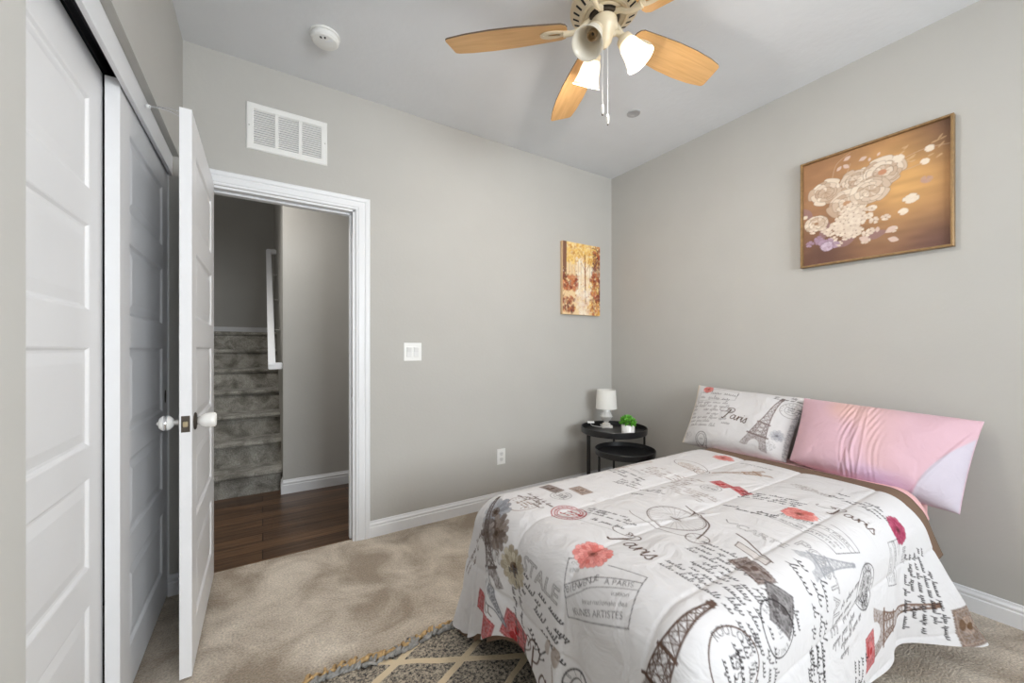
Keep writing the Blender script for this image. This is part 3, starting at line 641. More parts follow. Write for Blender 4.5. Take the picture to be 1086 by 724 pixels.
def m_stamp(p, w, h, col, seed=0, al=.92):
    """perforated stamp with a blotchy engraved picture"""
    n = int(w/.012)+2; P = []
    for k in range(2*n+1): P.append((-w/2+w*k/(2*n), -h/2+(.003 if k % 2 else 0)))
    for k in range(2*n+1): P.append((w/2-w*k/(2*n), h/2-(.003 if k % 2 else 0)))
    p.poly(P, col, al, noise=.16, seed=seed); lt = tuple(min(1, x*1.9+.22) for x in col)
    p.ell((-w*.03, 0), w*.24, h*.30, lt, al=.65, noise=.6); p.ell((w*.02, h*.08), w*.10, h*.15, col, al=.9); p.ell((-w*.05, -h*.22), w*.16, h*.12, col, al=.8)
    p.line([(-w*.42, -h*.38), (w*.42, -h*.38), (w*.42, h*.38), (-w*.42, h*.38), (-w*.42, -h*.38)], .002, lt, .8)
def m_mark(p, r, col, words='', year='', seed=0, w=.003, al=.9, inner=.66, tsize=.0):
    p.ell((0, 0), r, r, col, w, al)
    if inner: p.ell((0, 0), r*inner, r*inner, col, w*.8, al)
    if words: p.arctext(words, (0, 0), r*(.83 if inner else .78)-(.16*r*.5), math.radians(205), tsize or r*.19, col, math.radians(250/max(1, len(words)-1)), al)
    if year: p.text(year, (0, -r*.12), r*.26, col, al)
    else: m_script(p, -r*.45, -r*.4, r*.45, r*.4, 3, col, w*.6, seed, al)

# ---------------------------------------------------------------- the comforter's print; sheet x = -v, y = +u  (v, u: cloth coordinates)
CB = lin(208, 206, 207)
CP = Print(-2.02, .10, .12, 2.30, .0018, CB)
def W(u, v): return complex(-v, u)
def at(u, v, ang=0., sc=1.): CP.T = (sc*complex(math.cos(ang), math.sin(ang)), W(u, v)); return CP
PINK1, PINK2 = lin(198, 102, 96), lin(226, 156, 150)
# big tower over the near foot corner
CP.place(0j, 1j, W(.565, .525), W(.895, .522)); m_tower(CP, BR_, w=.0036)
# large pink daisy and the exhibition card
at(.800, .832); CP.T = (CP.T[0]*.062, CP.T[1])
def card(u, v, ang, s=1.):
    at(u, v, ang, s); c = BK_; w = .0024
    CP.line([(-.115, .085), (-.125, -.075), (.105, -.085), (.135, .062), (.02, .075)], w, c, .9); CP.line([(-.115, .085), (-.02, .09)], w, c, .9)
    CP.text('OCTOBRE', (-.066, .066), .011, c, .8, width=.075); CP.text('1906', (-.09, .044), .012, c, .85, width=.035)
    CP.line(cr([(-.12, .008), (-.06, .022), (0, .032), (.128, .034)]), w, c, .9); CP.line(cr([(-.12, -.026), (-.06, -.01), (-.01, .004), (.122, .008)]), w*.8, c, .8)
    for i, ch in enumerate('BIENVENUE'): CP.text(ch, (-.110+.0135*i, -.012+.0026*i+.0002*i*i), .019, c, .95, rot=.18-.012*i)
    CP.text('A PARIS', (.065, .014), .017, c, .95, width=.085)
    CP.text('itation', (.075, -.014), .013, c, .9, width=.052); CP.text('internationale des', (.025, -.038), .013, c, .9, width=.150); CP.text('JEUNES ARTISTES', (-.004, -.066), .017, c, .95, width=.185)
def card_at(l1, l2, w1, w2):
    global at
    o_ = at; at = lambda *a: CP.place(l1, l2, w1, w2); card(0, 0, 0); at = o_
card_at(-.12+.085j, .135+.070j, W(.745, .885), W(.835, .665))
CP.T = (.060+0j, W(.802, .835)); m_flower(CP, PINK1, PINK2, lin(150, 84, 76), seed=3)
CP.place(-1.3+1j, 4.7+1j, W(.955, .905), W(.935, .705)); m_paris(CP, BR_, .0058)
CP.place(-1.3+1j, 4.7+1j, W(.375, 1.075), W(.400, .775)); m_paris(CP, BR_, .0075)
# penny farthing
at(1.205, .845); c = BR_
CP.ell((0, 0), .098, .088, c, .0035); CP.ell((0, 0), .092, .082, c, .0018, .7)
for k in range(26): a = 2*PI*k/26; CP.line([(0, 0), (.092*math.cos(a), .082*math.sin(a))], .0013, c, .6)
CP.ell((.128, -.075), .034, .034, c, .003)
for k in range(10): a = 2*PI*k/10; CP.line([(.128, -.075), (.128+.034*math.cos(a), -.075+.034*math.sin(a))], .0013, c, .6)
CP.line(cr([(-.02, .115), (.02, .10), (.09, .05), (.115, -.01), (.128, -.075)]), .005, c); CP.line(cr([(0, 0), (.01, .06), (.0, .11)]), .0045, c); CP.line(cr([(-.045, .125), (-.01, .112), (.03, .125)]), .0045, c); CP.line(cr([(-.125, -.09), (-.09, -.105), (.0, -.110), (.07, -.105), (.11, -.08)]), .003, c, .8); CP.line([(-.02, 0), (.02, 0)], .004, c)
# stamps and postmarks of the foot end
at(1.020, 1.300, .10); m_stamp(CP, .100, .060, BR_, 1); at(1.105, 1.215, -.06); m_stamp(CP, .090, .065, lin(118, 96, 82), 2)
at(1.00, 1.215); m_mark(CP, .042, GR_, '~~~ ~~~~ ~~', '', 3, .0022)
at(.835, 1.235); m_mark(CP, .060, TAN_, '~~~~~ ~~~ ~~~~~', '', 4, .0028, inner=0); at(.87, 1.245); m_script(CP, -.07, -.02, .06, .045, 3, BR_, .0025, 9)
at(.925, 1.080, .0); m_mark(CP, .062, RED_, '~~~~~~~ ~~~~~~', '', 5, .0045, .85); CP.ell((0, 0), .050, .050, RED_, .009, .35)
at(1.01, 1.00, .35); m_script(CP, -.075, -.02, .10, .04, 3, GR_, .0024, 21); at(.965, .955, .35); m_script(CP, -.055, -.008, .06, .014, 1, BK_, .0024, 22); CP.line([(-.13, -.03), (.06, -.03)], .0016, BK_, .7)
# grey blossoms and daisy near the far foot corner
for uu, vv, s_, c1, c2 in ((.735, 1.29, .075, lin(120, 122, 128), lin(176, 178, 184)), (.680, 1.225, .070, lin(84, 70, 62), lin(140, 128, 120)), (.655, 1.285, .055, lin(100, 90, 86), lin(160, 152, 148))):
    CP.T = (s_+0j, W(uu, vv)); m_flower(CP, c1, c2, lin(90, 74, 62), 11, int(uu*100), .85)
CP.T = (.072+0j, W(.610, 1.105)); m_flower(CP, lin(150, 138, 118), lin(196, 188, 170), lin(84, 62, 46), 13, 7)
at(.605, 1.235); CP.text('CAR', (0, -.015), .042, GR_, .9, width=.11, hollow=CB)
at(.640, .960, -.10); CP.text('STALE', (.0, -.012), .046, GR_, .95, width=.185, hollow=lin(198, 196, 196))
at(.575, .950, -.22); m_script(CP, -.10, -.045, .10, .045, 3, BK_, .0030, 31, .95); at(.50, .900, -.30); m_script(CP, -.05, -.02, .06, .02, 1, BK_, .0032, 33, 1); at(.46, .965, -.45); m_script(CP, -.05, -.03, .03, .02, 1, BK_, .003, 35, 1)
CP.place(0j, 1j, W(.490, 1.215), W(.800, 1.360)); m_tower(CP, lin(96, 84, 80), w=.004)
at(.372, 1.265, -.25); m_stamp(CP, .165, .080, RED_, 5); at(.410, 1.085, -.25); m_stamp(CP, .120, .095, RED_, 6)
# bird
at(.468, 1.215, -.30); g = lin(112, 112, 118)
CP.poly(cr([(-.085, .035), (-.075, .058), (-.045, .052), (-.01, .035), (.05, .0), (.10, -.035), (.04, -.022), (-.01, -.030), (-.05, -.012), (-.075, .012)]), lin(206, 206, 208)); CP.line(cr([(-.085, .035), (-.075, .058), (-.045, .052), (-.01, .035), (.05, .0), (.10, -.035), (.04, -.022), (-.01, -.030), (-.05, -.012), (-.075, .012), (-.085, .035)]), .004, g)
CP.poly(cr([(-.045, .03), (0, .028), (.06, -.006), (.10, -.034), (.03, -.012), (-.03, .005)]), g, noise=.4); CP.ell((-.068, .042), .004, .004, BK_)
CP.line([(-.01, -.03), (-.005, -.052), (.012, -.056)], .004, BR_); CP.line([(.01, -.028), (.018, -.048), (.036, -.05)], .004, BR_)

at(.50, 1.08, -1.3); m_script(CP, -.13, -.03, .13, .03, 3, GR_, .0028, 41)
# writing column on the foot, grey blot and round marks low on the foot end
at(.48, .865); CP.ell((0, 0), .018, .028, lin(150, 136, 126), al=.8); CP.ell((-.04, .0), .012, .02, lin(150, 136, 126), al=.7); CP.line(cr([(-.01, -.03), (.0, -.08), (-.04, -.12)]), .006, lin(150, 136, 126), .7)
at(.425, .775); m_mark(CP, .062, BK_, 'ORBIE ~~~~', '', 51, .0045, tsize=.014); at(.27, .60); m_mark(CP, .07, GR_, '~~~~~ ~~~~', '', 52, .004)
# long handwriting block between the tower and the stamps
at(1.000, .555, .0); m_script(CP, -.16, -.10, .12, .14, 9, BK_, .0023, 61, .8)
at(.900, .400, .0); m_script(CP, -.05, -.05, .10, .12, 6, BK_, .0023, 62, .75)
# oval ROULONS mark on the near skirt
at(.845, .405, -.1); CP.ell((0, 0), .075, .088, BR_, .004); CP.arctext('ROULO ~~~~ PARIS', (0, -.004), .060, math.radians(200), .020, BK_, math.radians(16.5), .9); CP.text('1951', (0, -.01), .026, BK_, .85); m_script(CP, -.035, -.05, .04, .035, 3, BK_, .0026, 63)
at(.73, .37, 0); CP.ell((0, 0), .05, .05, lin(150, 152, 160), al=.55, noise=.9)
# brown stamp, diamond stamp with its postmark
at(1.110, .545, -.25); m_stamp(CP, .10, .075, lin(86, 66, 58), 8)
at(1.085, .445, -.85); m_stamp(CP, .105, .085, lin(72, 66, 66), 9); at(1.040, .415, 0); m_mark(CP, .060, BK_, 'BASSES PYRENEES', '1951', 64, .004, inner=0, tsize=.013)
# folded paper, CARTE outline
at(1.200, .590, -.1); CP.poly([(-.05, .012), (.055, -.005), (.060, -.035), (-.04, -.02)], lin(196, 188, 184), .8); CP.line(cr([(-.085, .055), (-.05, .045), (.0, .02), (.06, -.002)]), .005, BR_); CP.line([(-.05, .012), (.055, -.005), (.060, -.035), (-.04, -.02), (-.05, .012)], .003, BR_)
at(1.315, .625, -.05); CP.text('CARTE', (0, -.01), .034, GR_, .9, width=.15, hollow=CB); CP.line(cr([(-.12, .02), (-.1, .0), (-.08, .02)]), .003, GR_)
at(1.355, .415, -.10); CP.text('POSTALE', (0, -.01), .046, GR_, .95, width=.27, hollow=CB); at(1.26, .40, -.2); m_script(CP, -.14, -.06, .12, .06, 3, BK_, .0026, 65, .95)
# grey small tower at the bend
CP.place(0j, 1j, W(1.30, .490), W(1.53, .420)); m_tower(CP, lin(146, 146, 150), .9, .003)
at(1.60, .335); CP.ell((0, 0), .075, .045, GR_, al=.75, noise=.6); m_mark(CP, .07, BK_, '~~~~ ~~~ ~~~~', '', 66, .0035, inner=.7)
at(1.47, .27, -1.4); m_script(CP, -.10, -.10, .10, .06, 6, GR_, .0026, 67)
at(1.22, .20, 0.); m_script(CP, -.12, -.06, .12, .06, 4, BK_, .003, 68, .8)
# second daisy and card near the pillows, third word
card(1.545, .560, -.03, .88)
CP.T = (.055+0j, W(1.605, .632)); m_flower(CP, PINK1, PINK2, lin(150, 84, 76), seed=5)
CP.place(-1.3+1j, 4.7+1j, W(1.74, .625), W(1.785, .455)); m_paris(CP, BR_, .0050)
# tower near the head, red stamps, bread, far postcards
CP.place(0j, 1j, W(1.985, .905), W(1.795, 1.065)); m_tower(CP, lin(142, 112, 88), .9, .003)
at(1.665, .945, -.35); m_stamp(CP, .085, .060, RED_, 10); at(1.665, .865, -.45); m_stamp(CP, .085, .055, RED_, 11); at(1.585, .945); m_mark(CP, .04, GR_, 'PARIS', '', 12, .0022)
at(1.785, 1.165, -.30); CP.ell((0, 0), .085, .040, lin(150, 124, 106), al=.75, noise=.7); CP.ell((.06, .01), .035, .035, BR_, .003); CP.ell((-.03, .02), .10, .055, BR_, .0026)
at(1.50, 1.31, -.2); CP.text('CARTE POSTALE', (0, 0), .022, GR_, .9, width=.20, hollow=CB); at(1.44, 1.29, -.2); m_script(CP, -.10, -.05, .10, .03, 3, BK_, .0024, 71)
CP.place(0j, 1j, W(1.46, 1.385), W(1.70, 1.33)); m_tower(CP, lin(160, 142, 132), .8, .0024)
at(1.58, 1.16, -.05); m_script(CP, -.13, -.06, .13, .07, 6, lin(140, 124, 118), .0022, 72); at(1.46, .975, -.1); m_script(CP, -.10, -.05, .09, .05, 5, lin(150, 138, 132), .0020, 73)
at(1.335, 1.13, .3); m_script(CP, -.11, -.02, .11, .05, 3, GR_, .0022, 74); at(1.28, 1.05, .3); m_script(CP, -.065, -.008, .065, .016, 1, BK_, .0024, 23)
at(1.665, .765, .35); m_script(CP, -.10, -.04, .10, .05, 4, BK_, .0024, 75, .8); at(1.43, .74, .3); m_script(CP, -.08, .03, .10, .07, 2, BK_, .0026, 76)
at(2.05, 1.15, -.1); m_flower(CP.place(0j, 1+0j, W(2.08, 1.17), W(2.08, 1.115)), PINK1, PINK2, lin(150, 84, 76), 13, 8, .8); at(2.06, 1.00, 0); CP.text('BIENVENUE', (0, 0), .020, BK_, .8, width=.15)
at(1.915, .735, -.3); CP.ell((0, 0), .06, .028, lin(120, 104, 96), al=.7, noise=.8); CP.ell((.08, -.0), .03, .016, BR_, al=.6, noise=.7); at(1.93, .56, -.1); m_script(CP, -.10, -.05, .08, .04, 3, BK_, .0026, 77, .9)
# near skirt, head end: magenta daisy, card, tower, red stamp, writing
CP.T = (.055+0j, W(1.945, .425)); m_flower(CP, lin(150, 50, 80), lin(186, 90, 118), lin(120, 50, 66), seed=9)
card(1.86, .335, -.05, .62)
CP.place(0j, 1j, W(1.66, .165), W(2.05, .130)); m_tower(CP, lin(112, 88, 74), w=.0045)
at(1.615, .130, 0); m_stamp(CP, .11, .09, RED_, 13); at(1.555, .10, 0); m_script(CP, -.06, -.09, .08, .03, 4, BK_, .003, 78)
at(2.01, .20, -.1); m_script(CP, -.14, -.06, .15, .06, 5, BK_, .0028, 79, .85)
at(2.115, .030, -.1); m_stamp(CP, .14, .10, lin(98, 70, 44), 14)
at(1.03, .18, 0); m_mark(CP, .05, lin(140, 50, 80), 'PARIS', '', 15, .004)
at(1.95, .33, .0); CP.text('BREST', (0, 0), .022, BK_, .8, width=.07)
# far side, foot corners: sparse writing
at(.55, 1.45, .5); m_script(CP, -.12, -.03, .12, .03, 2, BR_, .003, 81, .7); at(.72, 1.55, .9); m_mark(CP, .05, BR_, 'PARIS', '', 82, .003)
at(1.2, 1.62, 0); m_script(CP, -.25, -.1, .2, .1, 6, BK_, .003, 83); at(1.8, 1.6, 0); m_script(CP, -.2, -.1, .2, .1, 6, BK_, .003, 84)

# ================================================================ BED
BX0,BXH,BY0,BY1,BR,BZ=.83,2.155,.57,1.34,.125,.600
def sm(a,b,x):
    t=np.clip((x-a)/(b-a),0,1); return t*t*(3-2*t)
def drape_path(w):
    """w: array of path params 0..5 ->(base xy, normal xy). 0-1 near side, 1-2 near foot corner, 2-3 foot, 3-4 far foot corner, 4-5 far side"""
    w=np.asarray(w,float); k=np.clip(np.floor(w),0,4); t=w-k
    px=np.select([k==0,k==1,k==2,k==3,k==4],[BXH+(BX0-BXH)*t,BX0+0*t,BX0+0*t,BX0+0*t,BX0+(BXH-BX0)*t])
    py=np.select([k==0,k==1,k==2,k==3,k==4],[BY0+0*t,BY0+0*t,BY0+(BY1-BY0)*t,BY1+0*t,BY1+0*t])
    th=np.select([k==0,k==1,k==2,k==3,k==4],[-90+0*t,-90-90*t,-180+0*t,-180-90*t,-270+0*t])*np.pi/180
    return px,py,np.cos(th),np.sin(th)
def drape_hem(w):
    w=np.asarray(w,float)
    h=.575+0*w
    h=h+.02*sm(.25,.0,w)-.02*np.exp(-((w-.12)/.08)**2)+.03*np.exp(-((w-.0)/.1)**2)
    h=h-.03*np.exp(-((w-.55)/.2)**2)
    h=h+.03*np.exp(-((w-1.5)/.35)**2)
    h=h-.062*np.exp(-((w-2.5)/.42)**2)-.01*np.exp(-((w-2.80)/.07)**2)+.02*np.exp(-((w-3.1)/.2)**2)
    h=h+.045*np.exp(-((w-3.5)/.35)**2)-.075*np.exp(-((w-2.68)/.19)**2)
    return h
def drape_skirt(w,s,inset=0.):
    px,py,nx,ny=drape_path(w)
    R=BR-inset; zt=BZ-inset
    sa=R*np.pi/2
    ang=np.clip(s/R,0,np.pi/2)
    out=R*np.sin(ang); z=zt-R*(1-np.cos(ang))-np.clip(s-sa,0,None)
    t=np.clip((s-.10)/.50,0,1.3); tt=t**1.25
    flare=.012+.135*sm(.21,.0,w)+.045*np.exp(-((w-1.5)/.45)**2)+.008*np.exp(-((w-2.5)/.5)**2)+.055*np.exp(-((w-3.45)/.42)**2)+.03*sm(3.9,4.2,w)
    fold=(.010*np.sin(w*9.0+1.0)*sm(.1,.5,w)+.012*np.sin((w-2)*17+.5)*sm(1.8,2.1,w)*sm(3.3,3.0,w)
          +.030*np.exp(-((w-2.37)/.045)**2)-.026*np.exp(-((w-2.29)/.05)**2)
          +.022*np.exp(-((w-2.86)/.05)**2)-.02*np.exp(-((w-2.95)/.05)**2)
          +.03*np.sin((w-1)*14.+.6)*sm(1.0,1.3,w)*sm(2.05,1.8,w)+.022*np.sin((w-3)*12.5+1.0)*sm(3.25,3.5,w)*sm(4.05,3.8,w)
          -.035*np.exp(-((w-.155)/.045)**2)-.030*np.exp(-((w-3.20)/.05)**2)+.024*np.exp(-((w-3.40)/.10)**2))
    o=out+(flare+fold-inset*.3)*tt
    z=z+flare**2*tt*.6
    sh=.16*sm(.22,.0,w)*tt
    x=px+nx*o+sh; y=py+ny*o
    z=np.maximum(z,.012)
    return x,y,z
def cloth_uv(w,s):
    px,py,nx,ny=drape_path(w); return px+nx*s,py+ny*s
SEAMS_V=[.02,.30,.57,.84,1.10,1.38,1.66]
def puff(u,v):
    d=np.min(np.abs(np.asarray(v)[...,None]-np.array(SEAMS_V)),axis=-1)
    return -.0030*np.exp(-(d/.007)**2)-.0055*np.exp(-(d/.045)**2)

def drape_mesh(name, m, parent, d, inset, colors=False, step_c=90, hemscale=1., head=0., zoff=0., cut=1.):
    """cloth over the bed: flat top grid + skirt grid around near side, foot and far side. d: sample spacing"""
    xh = BXH+head
    nu = int((xh-BX0)/d)+1; nv = int((BY1-BY0)/d)+1
    U, Vv = np.meshgrid(np.linspace(BX0, xh, nu), np.linspace(BY0, BY1, nv), indexing='ij')
    Z = BZ-inset+(puff(U, Vv) if colors else 0*U)
    if colors: Z = Z+.0035*(vnoise(U*7, Vv*11, 3)-.5)*sm(0, .08, np.minimum(U-BX0, np.minimum(Vv-BY0, BY1-Vv)))+.004*np.exp(-(((Vv-.84)*.96+(U-1.2)*.28)/.008)**2)*sm(.9, 1.05, U)*sm(1.45, 1.3, U)
    V = [np.stack([U, Vv, Z], -1).reshape(-1, 3)]; UV = [np.stack([U, Vv], -1).reshape(-1, 2)]
    F = [quads(nu, nv)]
    # skirt columns: w list matching the boundary samples
    wn = [(1-(np.linspace(BX0, xh, nu)[::-1]-BX0)/(BXH-BX0))]          # near side, head to foot
    wn.append(1+np.linspace(0, 1, step_c+1)[1:]); wn.append(2+np.linspace(0, 1, nv)[1:]); wn.append(3+np.linspace(0, 1, step_c+1)[1:])
    wn.append(4+(np.linspace(BX0, xh, nu)[1:]-BX0)/(BXH-BX0)); w_ = np.concatenate(wn)
    hem = drape_hem(np.clip(w_, 0, 5))*hemscale*(cut+(1-cut)*sm(-.05, .22, w_)); ns = int(.6/d)+1
    wf = np.where(w_ < 0, w_, np.where(w_ > 5, w_, w_))
    s = np.linspace(0, 1, ns)[:, None]*hem[None, :]; WW = np.broadcast_to(wf[None, :], s.shape)
    wc = np.clip(WW, 0, 5); x, y, z = drape_skirt(wc, s, inset); ex = (WW-wc)*(BXH-BX0); x = x-np.where(WW < 0, ex, 0)+np.where(WW > 5, ex, 0)
    u, v = cloth_uv(wc, s)
    if colors:
        px_, py_, nx_, ny_ = drape_path(wc); bump_ = puff(u, v)*sm(0, .06, s)+puff(u, py_*0+v)*0
        seam2 = -.006*np.exp(-((s-.335)/.010)**2)*((wc > 1.1) & (wc < 3.9))
        k = (bump_+seam2)+.010*(vnoise(u*9+3, v*9, 5)-.5)*sm(.1, .3, s)
        x = x+nx_*k; y = y+ny_*k
        fl = sm(0, .04, s); z = z+(-.004*np.exp(-((v-.84)/.012)**2))*0
        z = z+np.where(s < .19, puff(u, v)*(1-sm(0, .19, s)), 0)
    V.append(np.stack([x, y, z], -1).reshape(-1, 3)); UV.append(np.stack([u, v], -1).reshape(-1, 2)); F.append(quads(ns, len(w_), nu*nv)[:, ::-1])
    V = np.concatenate(V); UV = np.concatenate(UV); V[:, 2] += zoff
    o = grid_mesh(name, V, np.concatenate(F), m, parent, CP.sample(-UV[:, 1], UV[:, 0]) if colors else None)
    md = o.modifiers.new('weld', 'WELD'); md.merge_threshold = .0004
    return o
bed = root('bed', (1.69, .955, 0), 'single bed standing against the right wall under the framed flower picture', 'bed')
bm = bmesh.new(); box(bm, (.755, .497, .33), (2.62, 1.415, .553), .085, seg=6); obj('mattress', bm, M['mattress'], bed, smooth=True)
bm = bmesh.new(); box(bm, (.79, .52, .12), (2.62, 1.39, .325), .02, seg=3); obj('box_spring', bm, M['bedbase'], bed, auto=40)
for x, y in ((.88, .60), (.88, 1.31), (2.52, .60), (2.52, 1.31), (1.7, .955)):
    bm = bmesh.new(); lathe(bm, [(0, 0.013), (.022, .013), (.026, .03), (.030, .125), (0, .125)], c=(x, y, 0), seg=20); obj('leg', bm, M['black'], bed, auto=40)
o = drape_mesh('pink_flat_sheet', M['pinksheet'], None, .02, .030, head=.225, hemscale=.60, cut=.45); o.modifiers.new('s', 'SOLIDIFY').thickness = .002
tag(o, 'pink flat sheet peeking out as a thin edge above the brown blanket', 'sheet')
o = drape_mesh('brown_blanket', M['brown'], None, .02, .018, head=.140, hemscale=.985, cut=.50); o.modifiers.new('s', 'SOLIDIFY').thickness = .003
tag(o, 'brown blanket showing as a strip between comforter and pink sheet', 'blanket')
o = drape_mesh('comforter', M['printcloth'], None, .0027, 0, colors=True, step_c=110)
tag(o, 'white quilted comforter printed with Paris towers, stamps and pink flowers, draped over the bed', 'comforter')

# ---------------------------------------------------------------- pillows
def pillow(name, TL, TR, BL, BR, T, m, paint, n=150, pinch=.05, wr=None, seed=0, expo=2.6, front=1):
    TL, TR, BL, BR = [np.array(p, float) for p in (TL, TR, BL, BR)]
    s, t = np.meshgrid(np.linspace(0, 1, n), np.linspace(0, 1, int(n*.7)))
    a = 2*s-1; b = 2*t-1
    ss = .5+.5*a*(1-pinch*(1-b**2)*np.abs(a)); tt = .5+.5*b*(1-np.where(b > 0, pinch*1.1, -.02)*(1-a**2)*np.abs(b))
    P = (BL*(1-ss[..., None])+BR*ss[..., None])*(1-tt[..., None])+(TL*(1-ss[..., None])+TR*ss[..., None])*tt[..., None]
    nrm = np.cross((TR-TL+BR-BL), (TL-BL+TR-BR)); nrm /= np.linalg.norm(nrm)   # towards the room
    eb = np.where(b < 0, 5.0, expo); h = T*(np.clip(1-np.abs(a)**expo, 0, 1)**.62)*(np.clip(1-np.abs(b)**eb, 0, 1)**.55)*(1-.12*b)
    rnd = vnoise(s*7+seed, t*5+seed, seed)-.5
    hf = h*(1+.10*rnd)+(wr(s, t) if wr else 0)*np.clip(h/T*2.5, 0, 1)
    Fp = P+nrm*hf[..., None]; Bp = P-nrm*(h*.85)[..., None]
    ny, nx = s.shape; V = np.concatenate([Fp.reshape(-1, 3), Bp.reshape(-1, 3)]); F = np.concatenate([quads(ny, nx), quads(ny, nx, nx*ny)[:, ::-1]])
    C = paint(s.ravel(), t.ravel(), True); C2 = paint(s.ravel(), t.ravel(), False)
    o = grid_mesh(name, V, F, m, None, np.concatenate([C, C2])); md = o.modifiers.new('weld', 'WELD'); md.merge_threshold = .0005
    return o
PP = Print(0, 0, .64, .44, .0016, CB); CP2 = CP; CP = PP
def pl(x, y, ang=0., sc=1.): PP.T = (sc*complex(math.cos(ang), math.sin(ang)), complex(x, y)); return PP
pl(.14, .375, -.05); CP.line([(-.09, .0), (-.095, -.085), (.16, -.045), (.15, .035), (-.02, .04)], .0022, GR_, .8)
for k in range(2): m_script(CP, -.085, -.07+.045*k, .145, -.03+.045*k, 1, BK_, .0020, 90+k, .8, 0)
PP.T = (.036+0j, complex(.09, .405)); m_flower(PP, PINK1, PINK2, lin(150, 84, 76), 15, 12)
pl(.13, .20); m_script(CP, -.11, -.10, .14, .10, 7, GR_, .0018, 95, .8)
PP.place(-1.3+1j, 4.7+1j, complex(.235, .225), complex(.415, .195)); m_paris(PP, BR_, .0060)
PP.place(0j, 1j, complex(.475, .030), complex(.535, .400)); m_tower(PP, lin(122, 108, 106), w=.0035)
pl(.600, .320); m_mark(PP, .055, GR_, '~~~~~~~ ~~~~~', '', 96, .0026, tsize=.011, inner=.6)
pl(.545, .13); m_flower(PP.place(0j, 1+0j, .58+.13j, .62+.13j), lin(150, 150, 158), lin(200, 200, 206), lin(130, 130, 136), 9, 14, .6); pl(.555, .06); PP.ell((0, 0), .035, .028, GR_, al=.5, noise=.9)
pl(.155, .03); m_mark(PP, .040, BK_, 'BASSES PYRENEES', '1951', 98, .003, tsize=.008)
pl(.045, .045); PP.ell((0, 0), .035, .022, lin(140, 138, 142), al=.7, noise=.8); pl(.57, .40); m_script(CP, -.09, -.02, .06, .02, 2, GR_, .0024, 99)
pl(.60, .26); PP.poly([(.02, -.26), (.05, -.26), (.05, .2), (.035, .1), (.02, .0)], lin(90, 88, 100), .7, noise=.6)
def paint_paris(s, t, front):
    c = PP.sample(s*.64, t*.44) if front else np.tile(np.array(CB, np.float32), (len(s), 1))
    k = (sm(.05, .0, s) if front else np.zeros_like(s))[:, None]*.6
    return c*(1-k)+np.array(lin(226, 208, 178), np.float32)*k
o = pillow('pillow', (2.615, 1.650, .925), (2.63, .980, .900), (2.350, 1.600, .560), (2.350, .985, .578), .078, M['printcloth'], paint_paris, 230, seed=2, pinch=.05, wr=lambda s, t: .004*np.sin(s*19+t*9)*sm(.5, .9, t))
tag(o, 'white pillow printed with the word Paris and a tower, farther from the camera', 'pillow')
def paint_pink(s, t, front):
    n1 = vnoise(s*3.1+5, t*2.3+2, 7); n2 = vnoise(s*2.2+1, t*3+4, 9)
    a, b, c = np.array(lin(208, 172, 183)), np.array(lin(216, 175, 165)), np.array(lin(198, 168, 200))
    k1 = sm(.45, .75, n1)[:, None]*sm(.75, .15, s)[:, None]; k2 = (sm(.30, .9, n2)*sm(.15, .7, s)*sm(.9, .3, t))[:, None]
    C = a*(1-k1)+b*k1; C = C*(1-k2)+c*k2
    e = sm(.0, .018, (s-.745)*1.0-.28*np.clip(t, 0, 1)+.03*np.sin(t*5))*sm(1.0, .99, s)*(sm(.93, .86, t+.12*s-.06))
    if front: C = C*(1-e[:, None])+np.array(lin(196, 188, 200))*e[:, None]
    return C.astype(np.float32)
def pink_wr(s, t):
    g = np.exp(-((s-.40)/.12)**2); x = s+.03*np.sin(t*4)
    return .0032*g*np.sin(x*190+4*np.sin(t*5))*(.5+.5*np.sin(s*37+t*3))+.004*np.exp(-((s-.37-.05*t)/.012)**2)+.004*np.exp(-((s-.45+.02*t)/.008)**2)-.004*np.exp(-((s-.345-.03*t)/.008)**2)+.005*np.sin(t*9-s*16)*sm(.6, .95, s)+.006*np.exp(-(((s-.745)-.28*t)/.014)**2)*sm(.9, .8, t)
o = pillow('pillow', (2.575, .990, .905), (2.655, .345, .866), (2.325, .960, .600), (2.455, .385, .492), .096, M['pinkcloth'], paint_pink, 240, seed=5, pinch=.022, wr=pink_wr)
tag(o, 'long pink satin pillow leaning on the wall, drooping past the near bed edge', 'pillow')

# ================================================================ PICTURES
FP = Print(0, 0, .61, .61, .0022, lin(164, 122, 88)); CP = FP
# ground: warm gold middle, plum corners - painted on the canvas itself
X, Y = np.meshgrid(np.arange(FP.nx)*FP.res/.61, np.arange(FP.ny)*FP.res/.61)
g1 = np.exp(-(((X-.72)/.30)**2+((Y-.62)/.38)**2))[..., None]; g2 = np.exp(-(((X-.15)/.35)**2+((Y-.05)/.35)**2))[..., None]; g3 = np.exp(-(((X-1.0)/.30)**2+((Y-.95)/.30)**2))[..., None]; g4 = np.exp(-(((X-.9)/.3)**2+((Y-.02)/.25)**2))[..., None]
im = FP.im*(1-.9*g1)+np.array(lin(222, 172, 108))*.9*g1
for g_, c_ in ((g2, lin(78, 52, 54)), (g3, lin(84, 60, 56)), (g4, lin(92, 66, 68))): im = im*(1-.8*g_)+np.array(c_)*.8*g_
FP.im = (im*(.9+.2*vnoise(X*9, Y*30, 21))[..., None]).astype(np.float32)
rg = random.Random(4)
